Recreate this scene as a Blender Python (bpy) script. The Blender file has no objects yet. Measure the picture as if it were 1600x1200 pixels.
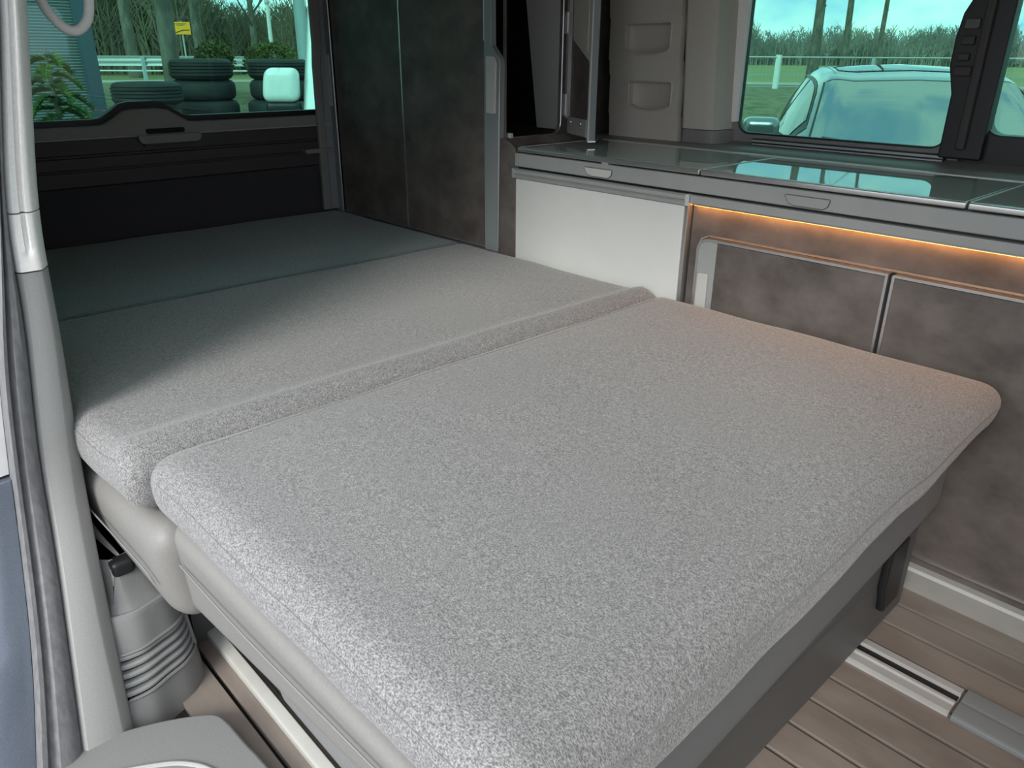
import bpy, bmesh, math, random
from mathutils import Vector, Matrix, noise
R_ = math.radians
rnd = random.Random(7)
S = bpy.context.scene
COL = S.collection

# ------------------------------------------------------------------ camera
# world: +X to the front of the van, +Y across to the kitchen, Z up, van floor z = 0
cam = bpy.data.cameras.new('camera'); camo = bpy.data.objects.new('camera', cam); COL.objects.link(camo)
FPX = 1192.51                                   # focal length in pixels of a 1600 px wide frame
nx = Vector((-412-800, 600-80, -FPX)).normalized()*-1      # the van's long axis seen from the camera
ny = Vector((2190-800, 600-95, -FPX)).normalized()
ny = (ny - nx*ny.dot(nx)).normalized(); nz = nx.cross(ny)
camo.matrix_world = Matrix((nx, ny, nz)).to_4x4()
camo.location = (0, 0, 1.0)
cam.sensor_fit = 'HORIZONTAL'; cam.sensor_width = 36.0; cam.lens = 36.0*1192.5/1600.0
cam.clip_start = 0.02; cam.clip_end = 600
S.camera = camo

# ------------------------------------------------------------------ sky and exposure
w = bpy.data.worlds.new('overcast_sky'); S.world = w; w.use_nodes = True
nt = w.node_tree; nt.nodes.clear()
tc = nt.nodes.new('ShaderNodeTexCoord'); mp = nt.nodes.new('ShaderNodeMapping'); mp.inputs['Scale'].default_value = (1, 1, 2.2)
nz_ = nt.nodes.new('ShaderNodeTexNoise'); nz_.inputs['Scale'].default_value = 5.0; nz_.inputs['Detail'].default_value = 9; nz_.inputs['Roughness'].default_value = 0.55
cr = nt.nodes.new('ShaderNodeValToRGB')
cr.color_ramp.elements[0].position = 0.38; cr.color_ramp.elements[0].color = (0.48, 0.65, 0.88, 1)
cr.color_ramp.elements[1].position = 0.56; cr.color_ramp.elements[1].color = (1.0, 1.0, 1.0, 1)
bg = nt.nodes.new('ShaderNodeBackground'); bg.inputs['Strength'].default_value = 1.0
wo = nt.nodes.new('ShaderNodeOutputWorld')
nt.links.new(tc.outputs['Generated'], mp.inputs['Vector']); nt.links.new(mp.outputs['Vector'], nz_.inputs['Vector'])
nt.links.new(nz_.outputs['Fac'], cr.inputs['Fac']); nt.links.new(cr.outputs['Color'], bg.inputs['Color']); nt.links.new(bg.outputs['Background'], wo.inputs['Surface'])
sun = bpy.data.lights.new('sun', 'SUN'); sun.energy = 1.5; sun.angle = R_(25); sun.color = (1, .96, .9)
suno = bpy.data.objects.new('sun', sun); COL.objects.link(suno)
suno.rotation_euler = Vector((-0.30, 0.75, -0.50)).to_track_quat('-Z', 'Y').to_euler()
vs = S.view_settings
vs.view_transform = 'Standard'; vs.look = 'None'; vs.exposure = 1.15; vs.gamma = 1.0; vs.use_curve_mapping = False

# ------------------------------------------------------------------ materials
MATS = {}
def mat(name, col, rough=0.5, metal=0.0, ior=1.45, col2=None, scale=20.0, detail=4.0, stretch=(1, 1, 1), lo=0.4, hi=0.62, bump=0.0, bscale=None, bdist=0.002, emit=None, estr=0.0, coat=0.0, coord='Object', sheen=0.0):
    m = bpy.data.materials.new(name); m.use_nodes = True
    t = m.node_tree; b = t.nodes['Principled BSDF']
    b.inputs['Base Color'].default_value = (*col, 1); b.inputs['Roughness'].default_value = rough
    b.inputs['Metallic'].default_value = metal; b.inputs['IOR'].default_value = ior
    b.inputs['Coat Weight'].default_value = coat; b.inputs['Coat Roughness'].default_value = 0.08
    b.inputs['Sheen Weight'].default_value = sheen
    tcn = t.nodes.new('ShaderNodeTexCoord'); mpn = t.nodes.new('ShaderNodeMapping'); mpn.inputs['Scale'].default_value = stretch
    if coord == 'World':      # pieces that share a mesh still differ in grain
        gm = t.nodes.new('ShaderNodeNewGeometry'); t.links.new(gm.outputs['Position'], mpn.inputs['Vector'])
    else: t.links.new(tcn.outputs[coord], mpn.inputs['Vector'])
    if col2 is None: col2 = tuple(c*0.94 for c in col)
    n = t.nodes.new('ShaderNodeTexNoise'); n.inputs['Scale'].default_value = scale; n.inputs['Detail'].default_value = detail; n.inputs['Roughness'].default_value = 0.6
    r = t.nodes.new('ShaderNodeValToRGB'); r.color_ramp.elements[0].position = lo; r.color_ramp.elements[1].position = hi
    r.color_ramp.elements[0].color = (*col, 1); r.color_ramp.elements[1].color = (*col2, 1)
    t.links.new(mpn.outputs[0], n.inputs['Vector']); t.links.new(n.outputs['Fac'], r.inputs['Fac']); t.links.new(r.outputs['Color'], b.inputs['Base Color'])
    if bump:
        n2 = t.nodes.new('ShaderNodeTexNoise'); n2.inputs['Scale'].default_value = bscale or scale; n2.inputs['Detail'].default_value = 3
        t.links.new(mpn.outputs[0], n2.inputs['Vector'])
        bp = t.nodes.new('ShaderNodeBump'); bp.inputs['Strength'].default_value = bump; bp.inputs['Distance'].default_value = bdist
        t.links.new(n2.outputs['Fac'], bp.inputs['Height']); t.links.new(bp.outputs['Normal'], b.inputs['Normal'])
    if emit:
        b.inputs['Emission Color'].default_value = (*emit, 1); b.inputs['Emission Strength'].default_value = estr
    MATS[name] = m
    return m
def fabric(name, c1, c2):
    """woven melange cloth: fine two-tone threads plus loose pale fibres"""
    m = mat(name, c1, 0.92, col2=c2, scale=420, detail=2.0, stretch=(1.0, 1.7, 1.0), lo=0.36, hi=0.66, bump=0.55, bscale=420, bdist=0.0012, sheen=0.25)
    t = m.node_tree; b = t.nodes['Principled BSDF']
    ramp = b.inputs['Base Color'].links[0].from_node
    tcn = [n for n in t.nodes if n.bl_idname == 'ShaderNodeTexCoord'][0]
    n = t.nodes.new('ShaderNodeTexNoise'); n.inputs['Scale'].default_value = 170; n.inputs['Detail'].default_value = 4
    t.links.new(tcn.outputs['Object'], n.inputs['Vector'])
    r = t.nodes.new('ShaderNodeMapRange'); r.inputs['From Min'].default_value = 0.3; r.inputs['From Max'].default_value = 0.7; r.inputs['To Min'].default_value = 0.82; r.inputs['To Max'].default_value = 1.16
    t.links.new(n.outputs['Fac'], r.inputs['Value'])
    v = t.nodes.new('ShaderNodeVectorMath'); v.operation = 'SCALE'
    t.links.new(ramp.outputs['Color'], v.inputs[0]); t.links.new(r.outputs['Result'], v.inputs['Scale'])
    t.links.new(v.outputs['Vector'], b.inputs['Base Color'])
    return m
def glass(name, tint, refl=1.45, rough=0.0):
    m = bpy.data.materials.new(name); m.use_nodes = True; t = m.node_tree; t.nodes.clear()
    o = t.nodes.new('ShaderNodeOutputMaterial'); mx = t.nodes.new('ShaderNodeMixShader'); tr = t.nodes.new('ShaderNodeBsdfTransparent'); gl = t.nodes.new('ShaderNodeBsdfGlossy'); fr = t.nodes.new('ShaderNodeFresnel')
    tr.inputs['Color'].default_value = (*tint, 1); gl.inputs['Roughness'].default_value = rough; fr.inputs['IOR'].default_value = refl
    t.links.new(fr.outputs[0], mx.inputs[0]); t.links.new(tr.outputs[0], mx.inputs[1]); t.links.new(gl.outputs[0], mx.inputs[2]); t.links.new(mx.outputs[0], o.inputs[0])
    MATS[name] = m
    return m

fabric('melange', (0.112, 0.111, 0.112), (0.335, 0.332, 0.328))
fabric('melange_window_light', (0.095, 0.125, 0.13), (0.22, 0.275, 0.28))  # dim teal window light put into the rear section's cloth colour
mat('stitch', (0.22, 0.22, 0.22), 0.9)
mat('stone_laminate', (0.075, 0.063, 0.056), 0.55, col2=(0.158, 0.136, 0.124), scale=11, detail=12, lo=0.36, hi=0.70, stretch=(0.8, 1, 1), bump=0.06, bscale=60)
mat('grey_plastic', (0.30, 0.305, 0.30), 0.5, scale=300, bump=0.05)
mat('dark_plastic', (0.10, 0.10, 0.10), 0.5, scale=300, bump=0.05)
mat('fascia_grey', (0.30, 0.31, 0.305), 0.38, scale=8)
mat('strip_grey', (0.24, 0.26, 0.265), 0.4, scale=8)
mat('silver', (0.62, 0.62, 0.62), 0.28, metal=0.85)
mat('pale_plastic', (0.50, 0.50, 0.47), 0.4)
mat('fridge_white', (0.62, 0.63, 0.61), 0.32, scale=3)
mat('beige_plastic', (0.52, 0.475, 0.42), 0.55, scale=200, bump=0.05)
mat('pillar_light', (0.86, 0.85, 0.82), 0.5, scale=200, bump=0.05)
mat('pillar_grey', (0.37, 0.37, 0.36), 0.55, scale=350, bump=0.1)
mat('cover_grey', (0.225, 0.225, 0.22), 0.55, scale=350, bump=0.1)
mat('black_trim', (0.012, 0.012, 0.013), 0.45)
mat('panel_black', (0.050, 0.044, 0.041), 0.6, scale=200, bump=0.1)
mat('carpet_black', (0.042, 0.040, 0.046), 0.95, scale=500, bump=0.4)
mat('sill_grey', (0.23, 0.22, 0.205), 0.5, scale=200, bump=0.05)
mat('inner_shade', (0.01, 0.009, 0.008), 0.9)  # near-black stands in for the shade inside the wardrobe
mat('leather', (0.225, 0.22, 0.21), 0.5, scale=250, bump=0.25, bdist=0.001)
mat('seat_cloth', (0.19, 0.19, 0.19), 0.8, scale=300, bump=0.2)
mat('drawer_grey', (0.10, 0.10, 0.098), 0.5, scale=200, bump=0.05)
mat('rubber', (0.16, 0.16, 0.165), 0.6, scale=120, col2=(0.21, 0.21, 0.215), stretch=(1, 1, 0.3))
mat('paint_blue', (0.16, 0.19, 0.24), 0.3, metal=0.4, coat=0.6, scale=500, col2=(0.2, 0.23, 0.28))
mat('jamb_white', (0.72, 0.72, 0.72), 0.4)
mat('plank', (0.20, 0.168, 0.145), 0.5, col2=(0.29, 0.25, 0.22), scale=11, detail=10, stretch=(0.5, 1.3, 1), lo=0.33, hi=0.7, bump=0.08, bscale=80, coord='World')
mat('plank_joint', (0.012, 0.010, 0.008), 0.8)
mat('alu', (0.66, 0.66, 0.65), 0.3, metal=0.35)
mat('counter_glass', (0.34, 0.40, 0.37), 0.03, ior=1.55, scale=3)
mat('hinge_metal', (0.6, 0.58, 0.54), 0.35, metal=0.4)
mat('led', (1, 0.6, 0.2), 0.5, emit=(1.0, 0.40, 0.09), estr=9.0)
glass('window_glass', (0.47, 0.76, 0.68))
# outdoors
mat('grass', (0.075, 0.085, 0.035), 0.95, col2=(0.20, 0.17, 0.10), scale=3.5, detail=10, lo=0.35, hi=0.65)
mat('meadow', (0.14, 0.16, 0.055), 0.95, col2=(0.24, 0.22, 0.10), scale=0.12, detail=10, lo=0.35, hi=0.65)
mat('asphalt', (0.10, 0.10, 0.10), 0.9, col2=(0.16, 0.155, 0.15), scale=3, detail=8)
mat('path_sand', (0.34, 0.32, 0.27), 0.95, scale=2)
mat('tyre', (0.018, 0.019, 0.02), 0.75, scale=60)
mat('bark', (0.085, 0.075, 0.06), 0.95, col2=(0.16, 0.145, 0.115), scale=8, detail=6, stretch=(1, 1, 0.4), bump=0.5, bdist=0.02)
mat('twig', (0.095, 0.085, 0.068), 0.95, col2=(0.15, 0.13, 0.10), scale=0.4)
mat('thicket', (0.095, 0.082, 0.055), 0.98, col2=(0.19, 0.16, 0.11), scale=0.35, detail=6)
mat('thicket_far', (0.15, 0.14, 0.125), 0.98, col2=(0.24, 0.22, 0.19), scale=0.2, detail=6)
mat('needle', (0.03, 0.075, 0.02), 0.8, col2=(0.10, 0.15, 0.03), scale=6)
mat('bush', (0.07, 0.085, 0.02), 0.9, col2=(0.16, 0.16, 0.05), scale=9, detail=6)
mat('sheet_metal', (0.26, 0.28, 0.29), 0.45, metal=0.3, scale=0.8)
mat('corner_blue', (0.06, 0.09, 0.12), 0.45)
mat('post_white', (0.7, 0.7, 0.68), 0.6)
mat('galvanised', (0.42, 0.43, 0.43), 0.45, metal=0.3)
mat('lamp_paint', (0.36, 0.42, 0.44), 0.5)
mat('sign_yellow', (0.95, 0.40, 0.01), 0.5)
mat('sign_dark', (0.08, 0.05, 0.02), 0.6)
mat('car_paint', (0.18, 0.19, 0.20), 0.22, metal=0.75, coat=0.8, scale=400)
mat('car_glass', (0.012, 0.016, 0.018), 0.03, ior=3.6)
mat('van_white', (0.78, 0.78, 0.78), 0.3, coat=0.5)
mat('chrome', (0.7, 0.7, 0.7), 0.1, metal=1.0)

# ------------------------------------------------------------------ mesh helpers
class MB:
    def __init__(s): s.v = []; s.f = []
    def add(s, v, f):
        o = len(s.v); s.v += [tuple(p) for p in v]; s.f += [tuple(i+o for i in q) for q in f]; return s
    def box(s, x0, x1, y0, y1, z0, z1):
        v = [(x, y, z) for z in (z0, z1) for y in (y0, y1) for x in (x0, x1)]
        return s.add(v, [(0, 2, 3, 1), (4, 5, 7, 6), (0, 1, 5, 4), (2, 6, 7, 3), (0, 4, 6, 2), (1, 3, 7, 5)])
    def prism(s, poly, axis, a, b):
        """polygon in the two other axes (in x,y,z order) extruded along axis from a to b"""
        n = len(poly)
        def P(p, c):
            return {'x': (c, p[0], p[1]), 'y': (p[0], c, p[1]), 'z': (p[0], p[1], c)}[axis]
        v = [P(p, a) for p in poly]+[P(p, b) for p in poly]
        f = [tuple(range(n)), tuple(range(2*n-1, n-1, -1))]+[(i, i+n, (i+1) % n+n, (i+1) % n) for i in range(n)]
        return s.add(v, f)
    def ring(s, outer, inner, axis, a, b):
        n = len(outer)
        def P(p, c):
            return {'x': (c, p[0], p[1]), 'y': (p[0], c, p[1]), 'z': (p[0], p[1], c)}[axis]
        v = [P(p, a) for p in outer]+[P(p, a) for p in inner]+[P(p, b) for p in outer]+[P(p, b) for p in inner]
        f = []
        for i in range(n):
            j = (i+1) % n
            f += [(i, j, n+j, n+i), (2*n+i, 3*n+i, 3*n+j, 2*n+j), (i, 2*n+i, 2*n+j, j), (n+i, n+j, 3*n+j, 3*n+i)]
        return s.add(v, f)
    def tube(s, pts, r, n=8, closed=False, cap=True, sx=1.0):
        pts = [Vector(p) for p in pts]; m = len(pts); v = []; f = []
        rr = r if isinstance(r, (list, tuple)) else [r]*m
        prev = None
        for i, p in enumerate(pts):
            if closed: d = pts[(i+1) % m]-pts[i-1]
            else: d = pts[min(i+1, m-1)]-pts[max(i-1, 0)]
            d.normalize()
            if prev is None:
                a = Vector((0, 0, 1)) if abs(d.z) < 0.9 else Vector((1, 0, 0))
                u = d.cross(a).normalized()
            else:
                u = (prev-d*prev.dot(d)).normalized()
            prev = u; q = d.cross(u)
            for k in range(n):
                an = 2*math.pi*k/n
                v.append(p+(u*math.cos(an)*sx+q*math.sin(an))*rr[i])
        for i in range(m if closed else m-1):
            j = (i+1) % m
            for k in range(n):
                l = (k+1) % n
                f.append((i*n+k, i*n+l, j*n+l, j*n+k))
        if cap and not closed:
            f.append(tuple(range(n-1, -1, -1))); f.append(tuple((m-1)*n+k for k in range(n)))
        return s.add(v, f)
    def lathe(s, prof, c=(0, 0, 0), n=24, closed=False):
        v = []; f = []; m = len(prof)
        for (r, z) in prof:
            for k in range(n):
                a = 2*math.pi*k/n; v.append((c[0]+r*math.cos(a), c[1]+r*math.sin(a), c[2]+z))
        for i in range(m if closed else m-1):
            j = (i+1) % m
            for k in range(n):
                l = (k+1) % n; f.append((i*n+k, i*n+l, j*n+l, j*n+k))
        return s.add(v, f)
    def grid(s, rows, closed_u=False, flip=False):
        n = len(rows[0]); v = [p for r in rows for p in r]; f = []
        for i in range(len(rows)-1):
            for k in range(n if closed_u else n-1):
                l = (k+1) % n; q = (i*n+k, i*n+l, (i+1)*n+l, (i+1)*n+k); f.append(q[::-1] if flip else q)
        return s.add(v, f)
    def rslab(s, quad, z0, z1, r, n=28, nz=8, fn=None):
        """soft rounded slab over a quad of four plan corners (x0y0, x1y0, x1y1, x0y1)"""
        q = [Vector((a, b)) for a, b in quad]
        Lx = (q[1]-q[0]).length; Ly = (q[3]-q[0]).length; Lz = z1-z0
        def lines(L, m):
            e = [r*(1-math.cos(t*math.pi/2/5)) for t in range(6)]
            mid = [r+(L-2*r)*k/m for k in range(1, m)]
            return e+mid+[L-x for x in e[::-1]]
        X = lines(Lx, n); Y = lines(Ly, n); Z = lines(Lz, nz)
        def W(x, y, z):
            ix = min(max(x, r), Lx-r); iy = min(max(y, r), Ly-r); iz = min(max(z, r), Lz-r)
            d = Vector((x-ix, y-iy, z-iz))
            if d.length > 1e-9:
                d = d.normalized()*r
            px, py, pz = ix+d.x, iy+d.y, iz+d.z
            u, t = px/Lx, py/Ly
            p = q[0]*(1-u)*(1-t)+q[1]*u*(1-t)+q[2]*u*t+q[3]*(1-u)*t
            o = Vector((p.x, p.y, z0+pz))
            return fn(o, u, t, pz/Lz) if fn else o
        s.W = W; s.L = (Lx, Ly, Lz)
        for (A, B, g) in ((X, Y, lambda a, b: (a, b, Lz)), (Y, X, lambda a, b: (b, a, 0)), (Z, X, lambda a, b: (b, 0, a)) , (X, Z, lambda a, b: (a, Ly, b)), (Y, Z, lambda a, b: (0, a, b)), (Z, Y, lambda a, b: (Lx, b, a))):
            s.grid([[W(*g(a, b)) for b in B] for a in A], flip=False)
        return s
    def build(s, name, material, parent=None, smooth=False, bevel=0.0, merge=False, seg=2):
        me = bpy.data.meshes.new(name); me.from_pydata(s.v, [], s.f); me.update()
        bm = bmesh.new(); bm.from_mesh(me)
        if merge: bmesh.ops.remove_doubles(bm, verts=bm.verts, dist=1e-5)
        bmesh.ops.recalc_face_normals(bm, faces=bm.faces)
        bm.to_mesh(me); bm.free()
        return link(name, me, material, parent, smooth, bevel, seg)
def link(name, me, material, parent=None, smooth=False, bevel=0.0, seg=2):
    if material is not None and not me.materials: me.materials.append(MATS[material])
    if smooth:
        for p in me.polygons: p.use_smooth = True
        try: me.set_sharp_from_angle(angle=R_(38))
        except Exception: pass
    o = bpy.data.objects.new(name, me); COL.objects.link(o)
    if parent: o.parent = parent
    if bevel:
        b = o.modifiers.new('bevel', 'BEVEL'); b.width = bevel; b.segments = seg; b.limit_method = 'ANGLE'; b.angle_limit = R_(40)
        for p in me.polygons: p.use_smooth = True
        try: me.set_sharp_from_angle(angle=R_(180))
        except Exception: pass
        o.modifiers.new('wn', 'WEIGHTED_NORMAL').keep_sharp = False
    return o
def tag(o, label, cat, group=None, kind=None):
    if label: o['label'] = label
    if cat: o['category'] = cat
    if group: o['group'] = group
    if kind: o['kind'] = kind
    return o
def thing(name, label, cat, loc=(0, 0, 0), rz=0.0, group=None, kind=None):
    o = bpy.data.objects.new(name, None); COL.objects.link(o); o.location = loc; o.rotation_euler = (0, 0, rz); o.empty_display_size = 0.05
    return tag(o, label, cat, group, kind)
def copy_tree(o, parent=None):
    c = o.copy(); COL.objects.link(c); c.parent = parent
    for ch in [k for k in o.children]: copy_tree(ch, c)
    return c
def box(name, m, parent, x0, x1, y0, y1, z0, z1, bevel=0.0):
    return MB().box(x0, x1, y0, y1, z0, z1).build(name, m, parent, bevel=bevel)
def rrect(a0, a1, b0, b1, r, k=6):
    """rounded rectangle; r is one radius or four (a0b0, a1b0, a1b1, a0b1)"""
    rs = r if isinstance(r, (list, tuple)) else [r]*4
    out = []
    for (ca, cb, st, rr) in ((a0+rs[0], b0+rs[0], 180, rs[0]), (a1-rs[1], b0+rs[1], 270, rs[1]), (a1-rs[2], b1-rs[2], 0, rs[2]), (a0+rs[3], b1-rs[3], 90, rs[3])):
        for i in range(k+1):
            an = R_(st+90*i/k); out.append((ca+rr*math.cos(an), cb+rr*math.sin(an)))
    return out
def lerp_tab(tab, z):
    tab = sorted(tab)
    if z <= tab[0][0]: 
        (a, b), (c, d) = tab[0], tab[1]; return b+(d-b)*(z-a)/(c-a)
    for (a, b), (c, d) in zip(tab, tab[1:]):
        if z <= c: return b+(d-b)*(z-a)/(c-a)
    (a, b), (c, d) = tab[-2], tab[-1]; return b+(d-b)*(z-a)/(c-a)

# ================================================================== THE VAN: SHELL
G = -0.52      # ground outside
CEIL = 1.42
# ---- floor: sub floor with single planks
floor = thing('floor', None, None, kind='structure')
box('sub_floor', 'plank_joint', floor, -2.6, 1.2, 0.10, 1.95, -0.06, -0.012)
pm = None
for i in range(19):
    y0 = 0.899+0.0717*(i-9)+0.004; y1 = y0+0.0717-0.008
    b = MB().box(-1.55, 1.75, 0, y1-y0, 0, 0.012)
    if pm is None:
        p = b.build('plank', 'plank', floor, bevel=0.0008); pm = p
    else:
        p = pm.copy(); COL.objects.link(p); p.parent = floor
    p.location = (-0.55, y0, -0.012)
# ---- ceiling and walls (mostly out of the frame, they keep the daylight out)
ceil_o = MB().box(-2.62, 1.9, 0.20, 2.0, CEIL, CEIL+0.05).build('ceiling', 'beige_plastic'); tag(ceil_o, None, None, kind='structure')
wr = thing('wall_right', None, None, kind='structure')
# rear quarter behind the pillar, unseen; windowless to cut green light inside
MB().prism([(0.10, -0.1), (0.16, -0.1), (0.185, 0.6), (0.30, CEIL), (0.265, CEIL), (0.13, 0.6)], 'x', -2.6, -1.28).build('quarter_panel', 'pillar_grey', wr)
MB().box(-2.44, -1.31, 0.181, 0.19, 0.0, 0.385).build('quarter_lining', 'carpet_black', wr)
# front of the opening: a door post and the cab side
b = MB(); b.box(0.22, 0.34, 0.02, 0.2, -0.1, CEIL); b.ring(rrect(0.34, 1.9, -0.3, CEIL, 0.01), rrect(0.45, 1.6, 0.75, 1.3, 0.06), 'y', 0.10, 0.17); b.build('cab_side', 'pillar_grey', wr)
b = MB(); b.ring(rrect(0.05, 2.1, -0.3, CEIL, 0.01), rrect(0.25, 1.85, 0.7, 1.32, 0.08), 'x', 1.9, 1.95)
tag(b.build('wall_front', 'dark_plastic'), None, None, kind='structure')

# ---- wall_left: kitchen side of the van
wl = thing('wall_left', None, None, kind='structure')
b = MB(); b.box(-2.6, -1.19, 1.915, 1.96, -0.1, CEIL); b.box(-1.19, 1.9, 1.925, 1.96, -0.1, 0.79); b.box(-1.19, 1.9, 1.925, 1.96, 1.34, CEIL)
b.box(0.5, 1.9, 1.925, 1.96, 0.79, 1.34)
b.build('side_panel', 'sill_grey', wl)
# sill: slopes from the worktop up to the window
sec = [(1.752, 0.775), (1.775, 0.786), (1.80, 0.789), (1.86, 0.789), (1.895, 0.797), (1.93, 0.80), (1.93, 0.70), (1.752, 0.70)]
MB().prism(sec, 'x', -1.57, 0.6).build('sill', 'sill_grey', wl, bevel=0.003)
# panel with the two pockets (outer ring pieces around recessed pockets)
pp = thing('pocket_panel', None, None); pp.parent = wl
def pocket_outline(x0, x1, z0, z1):
    o = [(x0, z1-0.006), (x0+0.003, z1-0.001), (x0+0.006, z1), (x1-0.006, z1), (x1-0.003, z1-0.001), (x1, z1-0.006)]
    pts = [(x1, z0+0.016)]+[(x1+(x0-x1)*t, z0+0.016-0.016*(math.sin(math.pi*t)**0.6)) for t in [k/12 for k in range(1, 12)]]+[(x0, z0+0.016)]
    return (o+pts)[::-1]
X0, X1 = -1.515, -1.275
def lean(z): return 0.0
holes = [(-1.475, -1.322, 1.003, 1.083), (-1.452, -1.306, 0.862, 0.938)]
# vertical band split in horizontal strips with holes between
def strip_poly(za, zb):
    return [(X0-0.06*(za-0.79), za), (X1-0.06*(za-0.79), za), (X1-0.06*(zb-0.79), zb), (X0-0.06*(zb-0.79), zb)]
b = MB(); YP = 1.80
zs = [0.789, 0.850, 0.952, 0.990, 1.098, CEIL]
for k, (za, zb) in enumerate(zip(zs, zs[1:])):
    if k in (0, 2, 4):
        b.prism(strip_poly(za, zb), 'y', YP, YP+0.02)
    else:
        hx0, hx1, hz0, hz1 = holes[1] if k == 1 else holes[0]
        inner = pocket_outline(hx0, hx1, hz0, hz1)
        n = len(inner); cx = (hx0+hx1)/2; cz = (hz0+hz1)/2
        outer = []
        sp = strip_poly(za, zb); xl = (sp[0][0]+sp[3][0])/2; xr = (sp[1][0]+sp[2][0])/2
        for (px, pz) in inner:
            dx, dz = px-cx, pz-cz
            sx = ((xr-cx)/dx if dx > 0 else (xl-cx)/dx) if abs(dx) > 1e-6 else 1e9
            sz = ((zb-cz)/dz if dz > 0 else (za-cz)/dz) if abs(dz) > 1e-6 else 1e9
            t = min(sx, sz); outer.append((cx+dx*t, cz+dz*t))
        b.ring(outer, inner, 'y', YP, YP+0.02)
        for (ccx, ccz) in ((xl, za), (xr, za), (xr, zb), (xl, zb)):
            # fill the strip's corners
            best = sorted(range(n), key=lambda i: (outer[i][0]-ccx)**2+(outer[i][1]-ccz)**2)
            ca = [i for i in best if abs(outer[i][0]-ccx) < 1e-6][:1]; cb = [i for i in best if abs(outer[i][1]-ccz) < 1e-6][:1]
            if ca and cb: b.prism([outer[ca[0]], (ccx, ccz), outer[cb[0]]], 'y', YP, YP+0.02)
fr = b.build('panel_face', 'beige_plastic', pp)
for hx0, hx1, hz0, hz1 in holes:
    m2 = MB(); o1 = pocket_outline(hx0-0.002, hx1+0.002, hz0-0.002, hz1+0.002)
    # scooped pocket back: deeper at the bottom
    n1 = 10; rows = []
    for i in range(n1+1):
        t = i/n1; z = hz1+0.002-(hz1-hz0+0.004)*t
        dep = 0.004+0.022*t**0.7
        rows.append([(hx0-0.002+(hx1-hx0+0.004)*u, YP+0.018+(dep*(math.sin(math.pi*min(max(u, 0), 1))**0.35)), z) for u in [k/14 for k in range(15)]])
    m2.grid(rows); m2.build('pocket', 'beige_plastic', pp, smooth=True)
    MB().tube([(x, YP, z) for x, z in pocket_outline(hx0, hx1, hz0, hz1)], 0.0028, 6, closed=True).build('pocket_lip', 'beige_plastic', pp, smooth=True)
# beige pillar panel between pockets and window
sec = [(-1.272, 1.815), (-1.262, 1.806), (-1.19, 1.806), (-1.175, 1.812), (-1.168, 1.83), (-1.163, 1.88), (-1.163, 1.93), (-1.272, 1.93)]
v = []; rows = []
for z in (0.824, 1.0, 1.2, CEIL):
    sh = -0.06*(z-0.82); rows.append([(x+sh, y, z) for x, y in sec])
m2 = MB(); m2.grid(rows, closed_u=True); m2.add([p for p in rows[0]], [tuple(range(len(sec)))])
m2.build('pillar_panel', 'beige_plastic', wl, smooth=True)
sec = [(-1.272, 1.815), (-1.262, 1.807), (-1.19, 1.807), (-1.173, 1.813), (-1.163, 1.83), (-1.156, 1.88), (-1.156, 1.93), (-1.272, 1.93)]
MB().prism(sec, 'z', 0.787, 0.823).build('pillar_foot', 'sill_grey', wl, bevel=0.004)

# ---- window_2: driver side sliding window, window_3: pane in front of it
def window_hole(x0, x1, z0, z1, r): return rrect(x0, x1, z0, z1, r, 5)
w2 = thing('window_2', None, None, kind='structure')
o1 = window_hole(-1.185, -0.595, 0.775, 1.34, 0.03); i1 = window_hole(-1.152, -0.628, 0.814, 1.31, 0.035)
MB().ring(o1, i1, 'y', 1.885, 1.905).build('window_frame', 'sill_grey', w2, bevel=0.002)
box('reveal', 'pillar_light', w2, -1.186, -1.150, 1.880, 1.904, 0.842, 1.40, bevel=0.003)  # daylight on the reveal is put into its pale colour
o2 = window_hole(-1.154, -0.622, 0.800, 1.312, 0.035); i2 = window_hole(-1.149, -0.632, 0.818, 1.308, 0.032)
MB().ring(o2, i2, 'y', 1.893, 1.906).build('gasket', 'black_trim', w2)
box('pane', 'window_glass', w2, -1.15, -0.60, 1.898, 1.903, 0.812, 1.32)
tr = box('guide_rail', 'black_trim', w2, -1.092, -0.62, 1.868, 1.892, 0.786, 0.806, bevel=0.002)
box('rail_line', 'galvanised', tr, -1.090, -0.622, 1.8655, 1.869, 0.7985, 0.8035)
box('rail_line', 'galvanised', tr, -1.088, -0.622, 1.8655, 1.869, 0.7915, 0.7945)
# the post with the sliding catch
pb = [(-0.632, 0.80), (-0.632, 0.93), (-0.647, 0.985), (-0.647, 1.04), (-0.641, 1.085), (-0.625, 1.12), (-0.62, 1.33), (-0.545, 1.33), (-0.548, 0.80)]
post = MB().prism(pb, 'y', 1.862, 1.90).build('sliding_catch', 'black_trim', w2, bevel=0.004)
box('catch_button', 'dark_plastic', post, -0.632, -0.603, 1.855, 1.866, 1.055, 1.075, bevel=0.003)
box('catch_button', 'panel_black', post, -0.632, -0.606, 1.855, 1.866, 1.025, 1.043, bevel=0.003)
box('catch_button', 'panel_black', post, -0.634, -0.610, 1.855, 1.866, 0.995, 1.010, bevel=0.003)
box('catch_grip', 'panel_black', post, -0.636, -0.600, 1.857, 1.866, 0.965, 0.985, bevel=0.003)
box('post_ridge', 'panel_black', post, -0.598, -0.580, 1.850, 1.866, 0.82, 1.33, bevel=0.004)
w3 = thing('window_3', None, None, kind='structure')
o1 = window_hole(-0.595, 0.50, 0.785, 1.34, 0.02); i1 = window_hole(-0.556, 0.40, 0.852, 1.30, 0.03)
MB().ring(o1, i1, 'y', 1.882, 1.93).build('window_frame', 'black_trim', w3, bevel=0.003)
box('pane', 'window_glass', w3, -0.57, 0.42, 1.903, 1.908, 0.84, 1.31)

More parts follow.
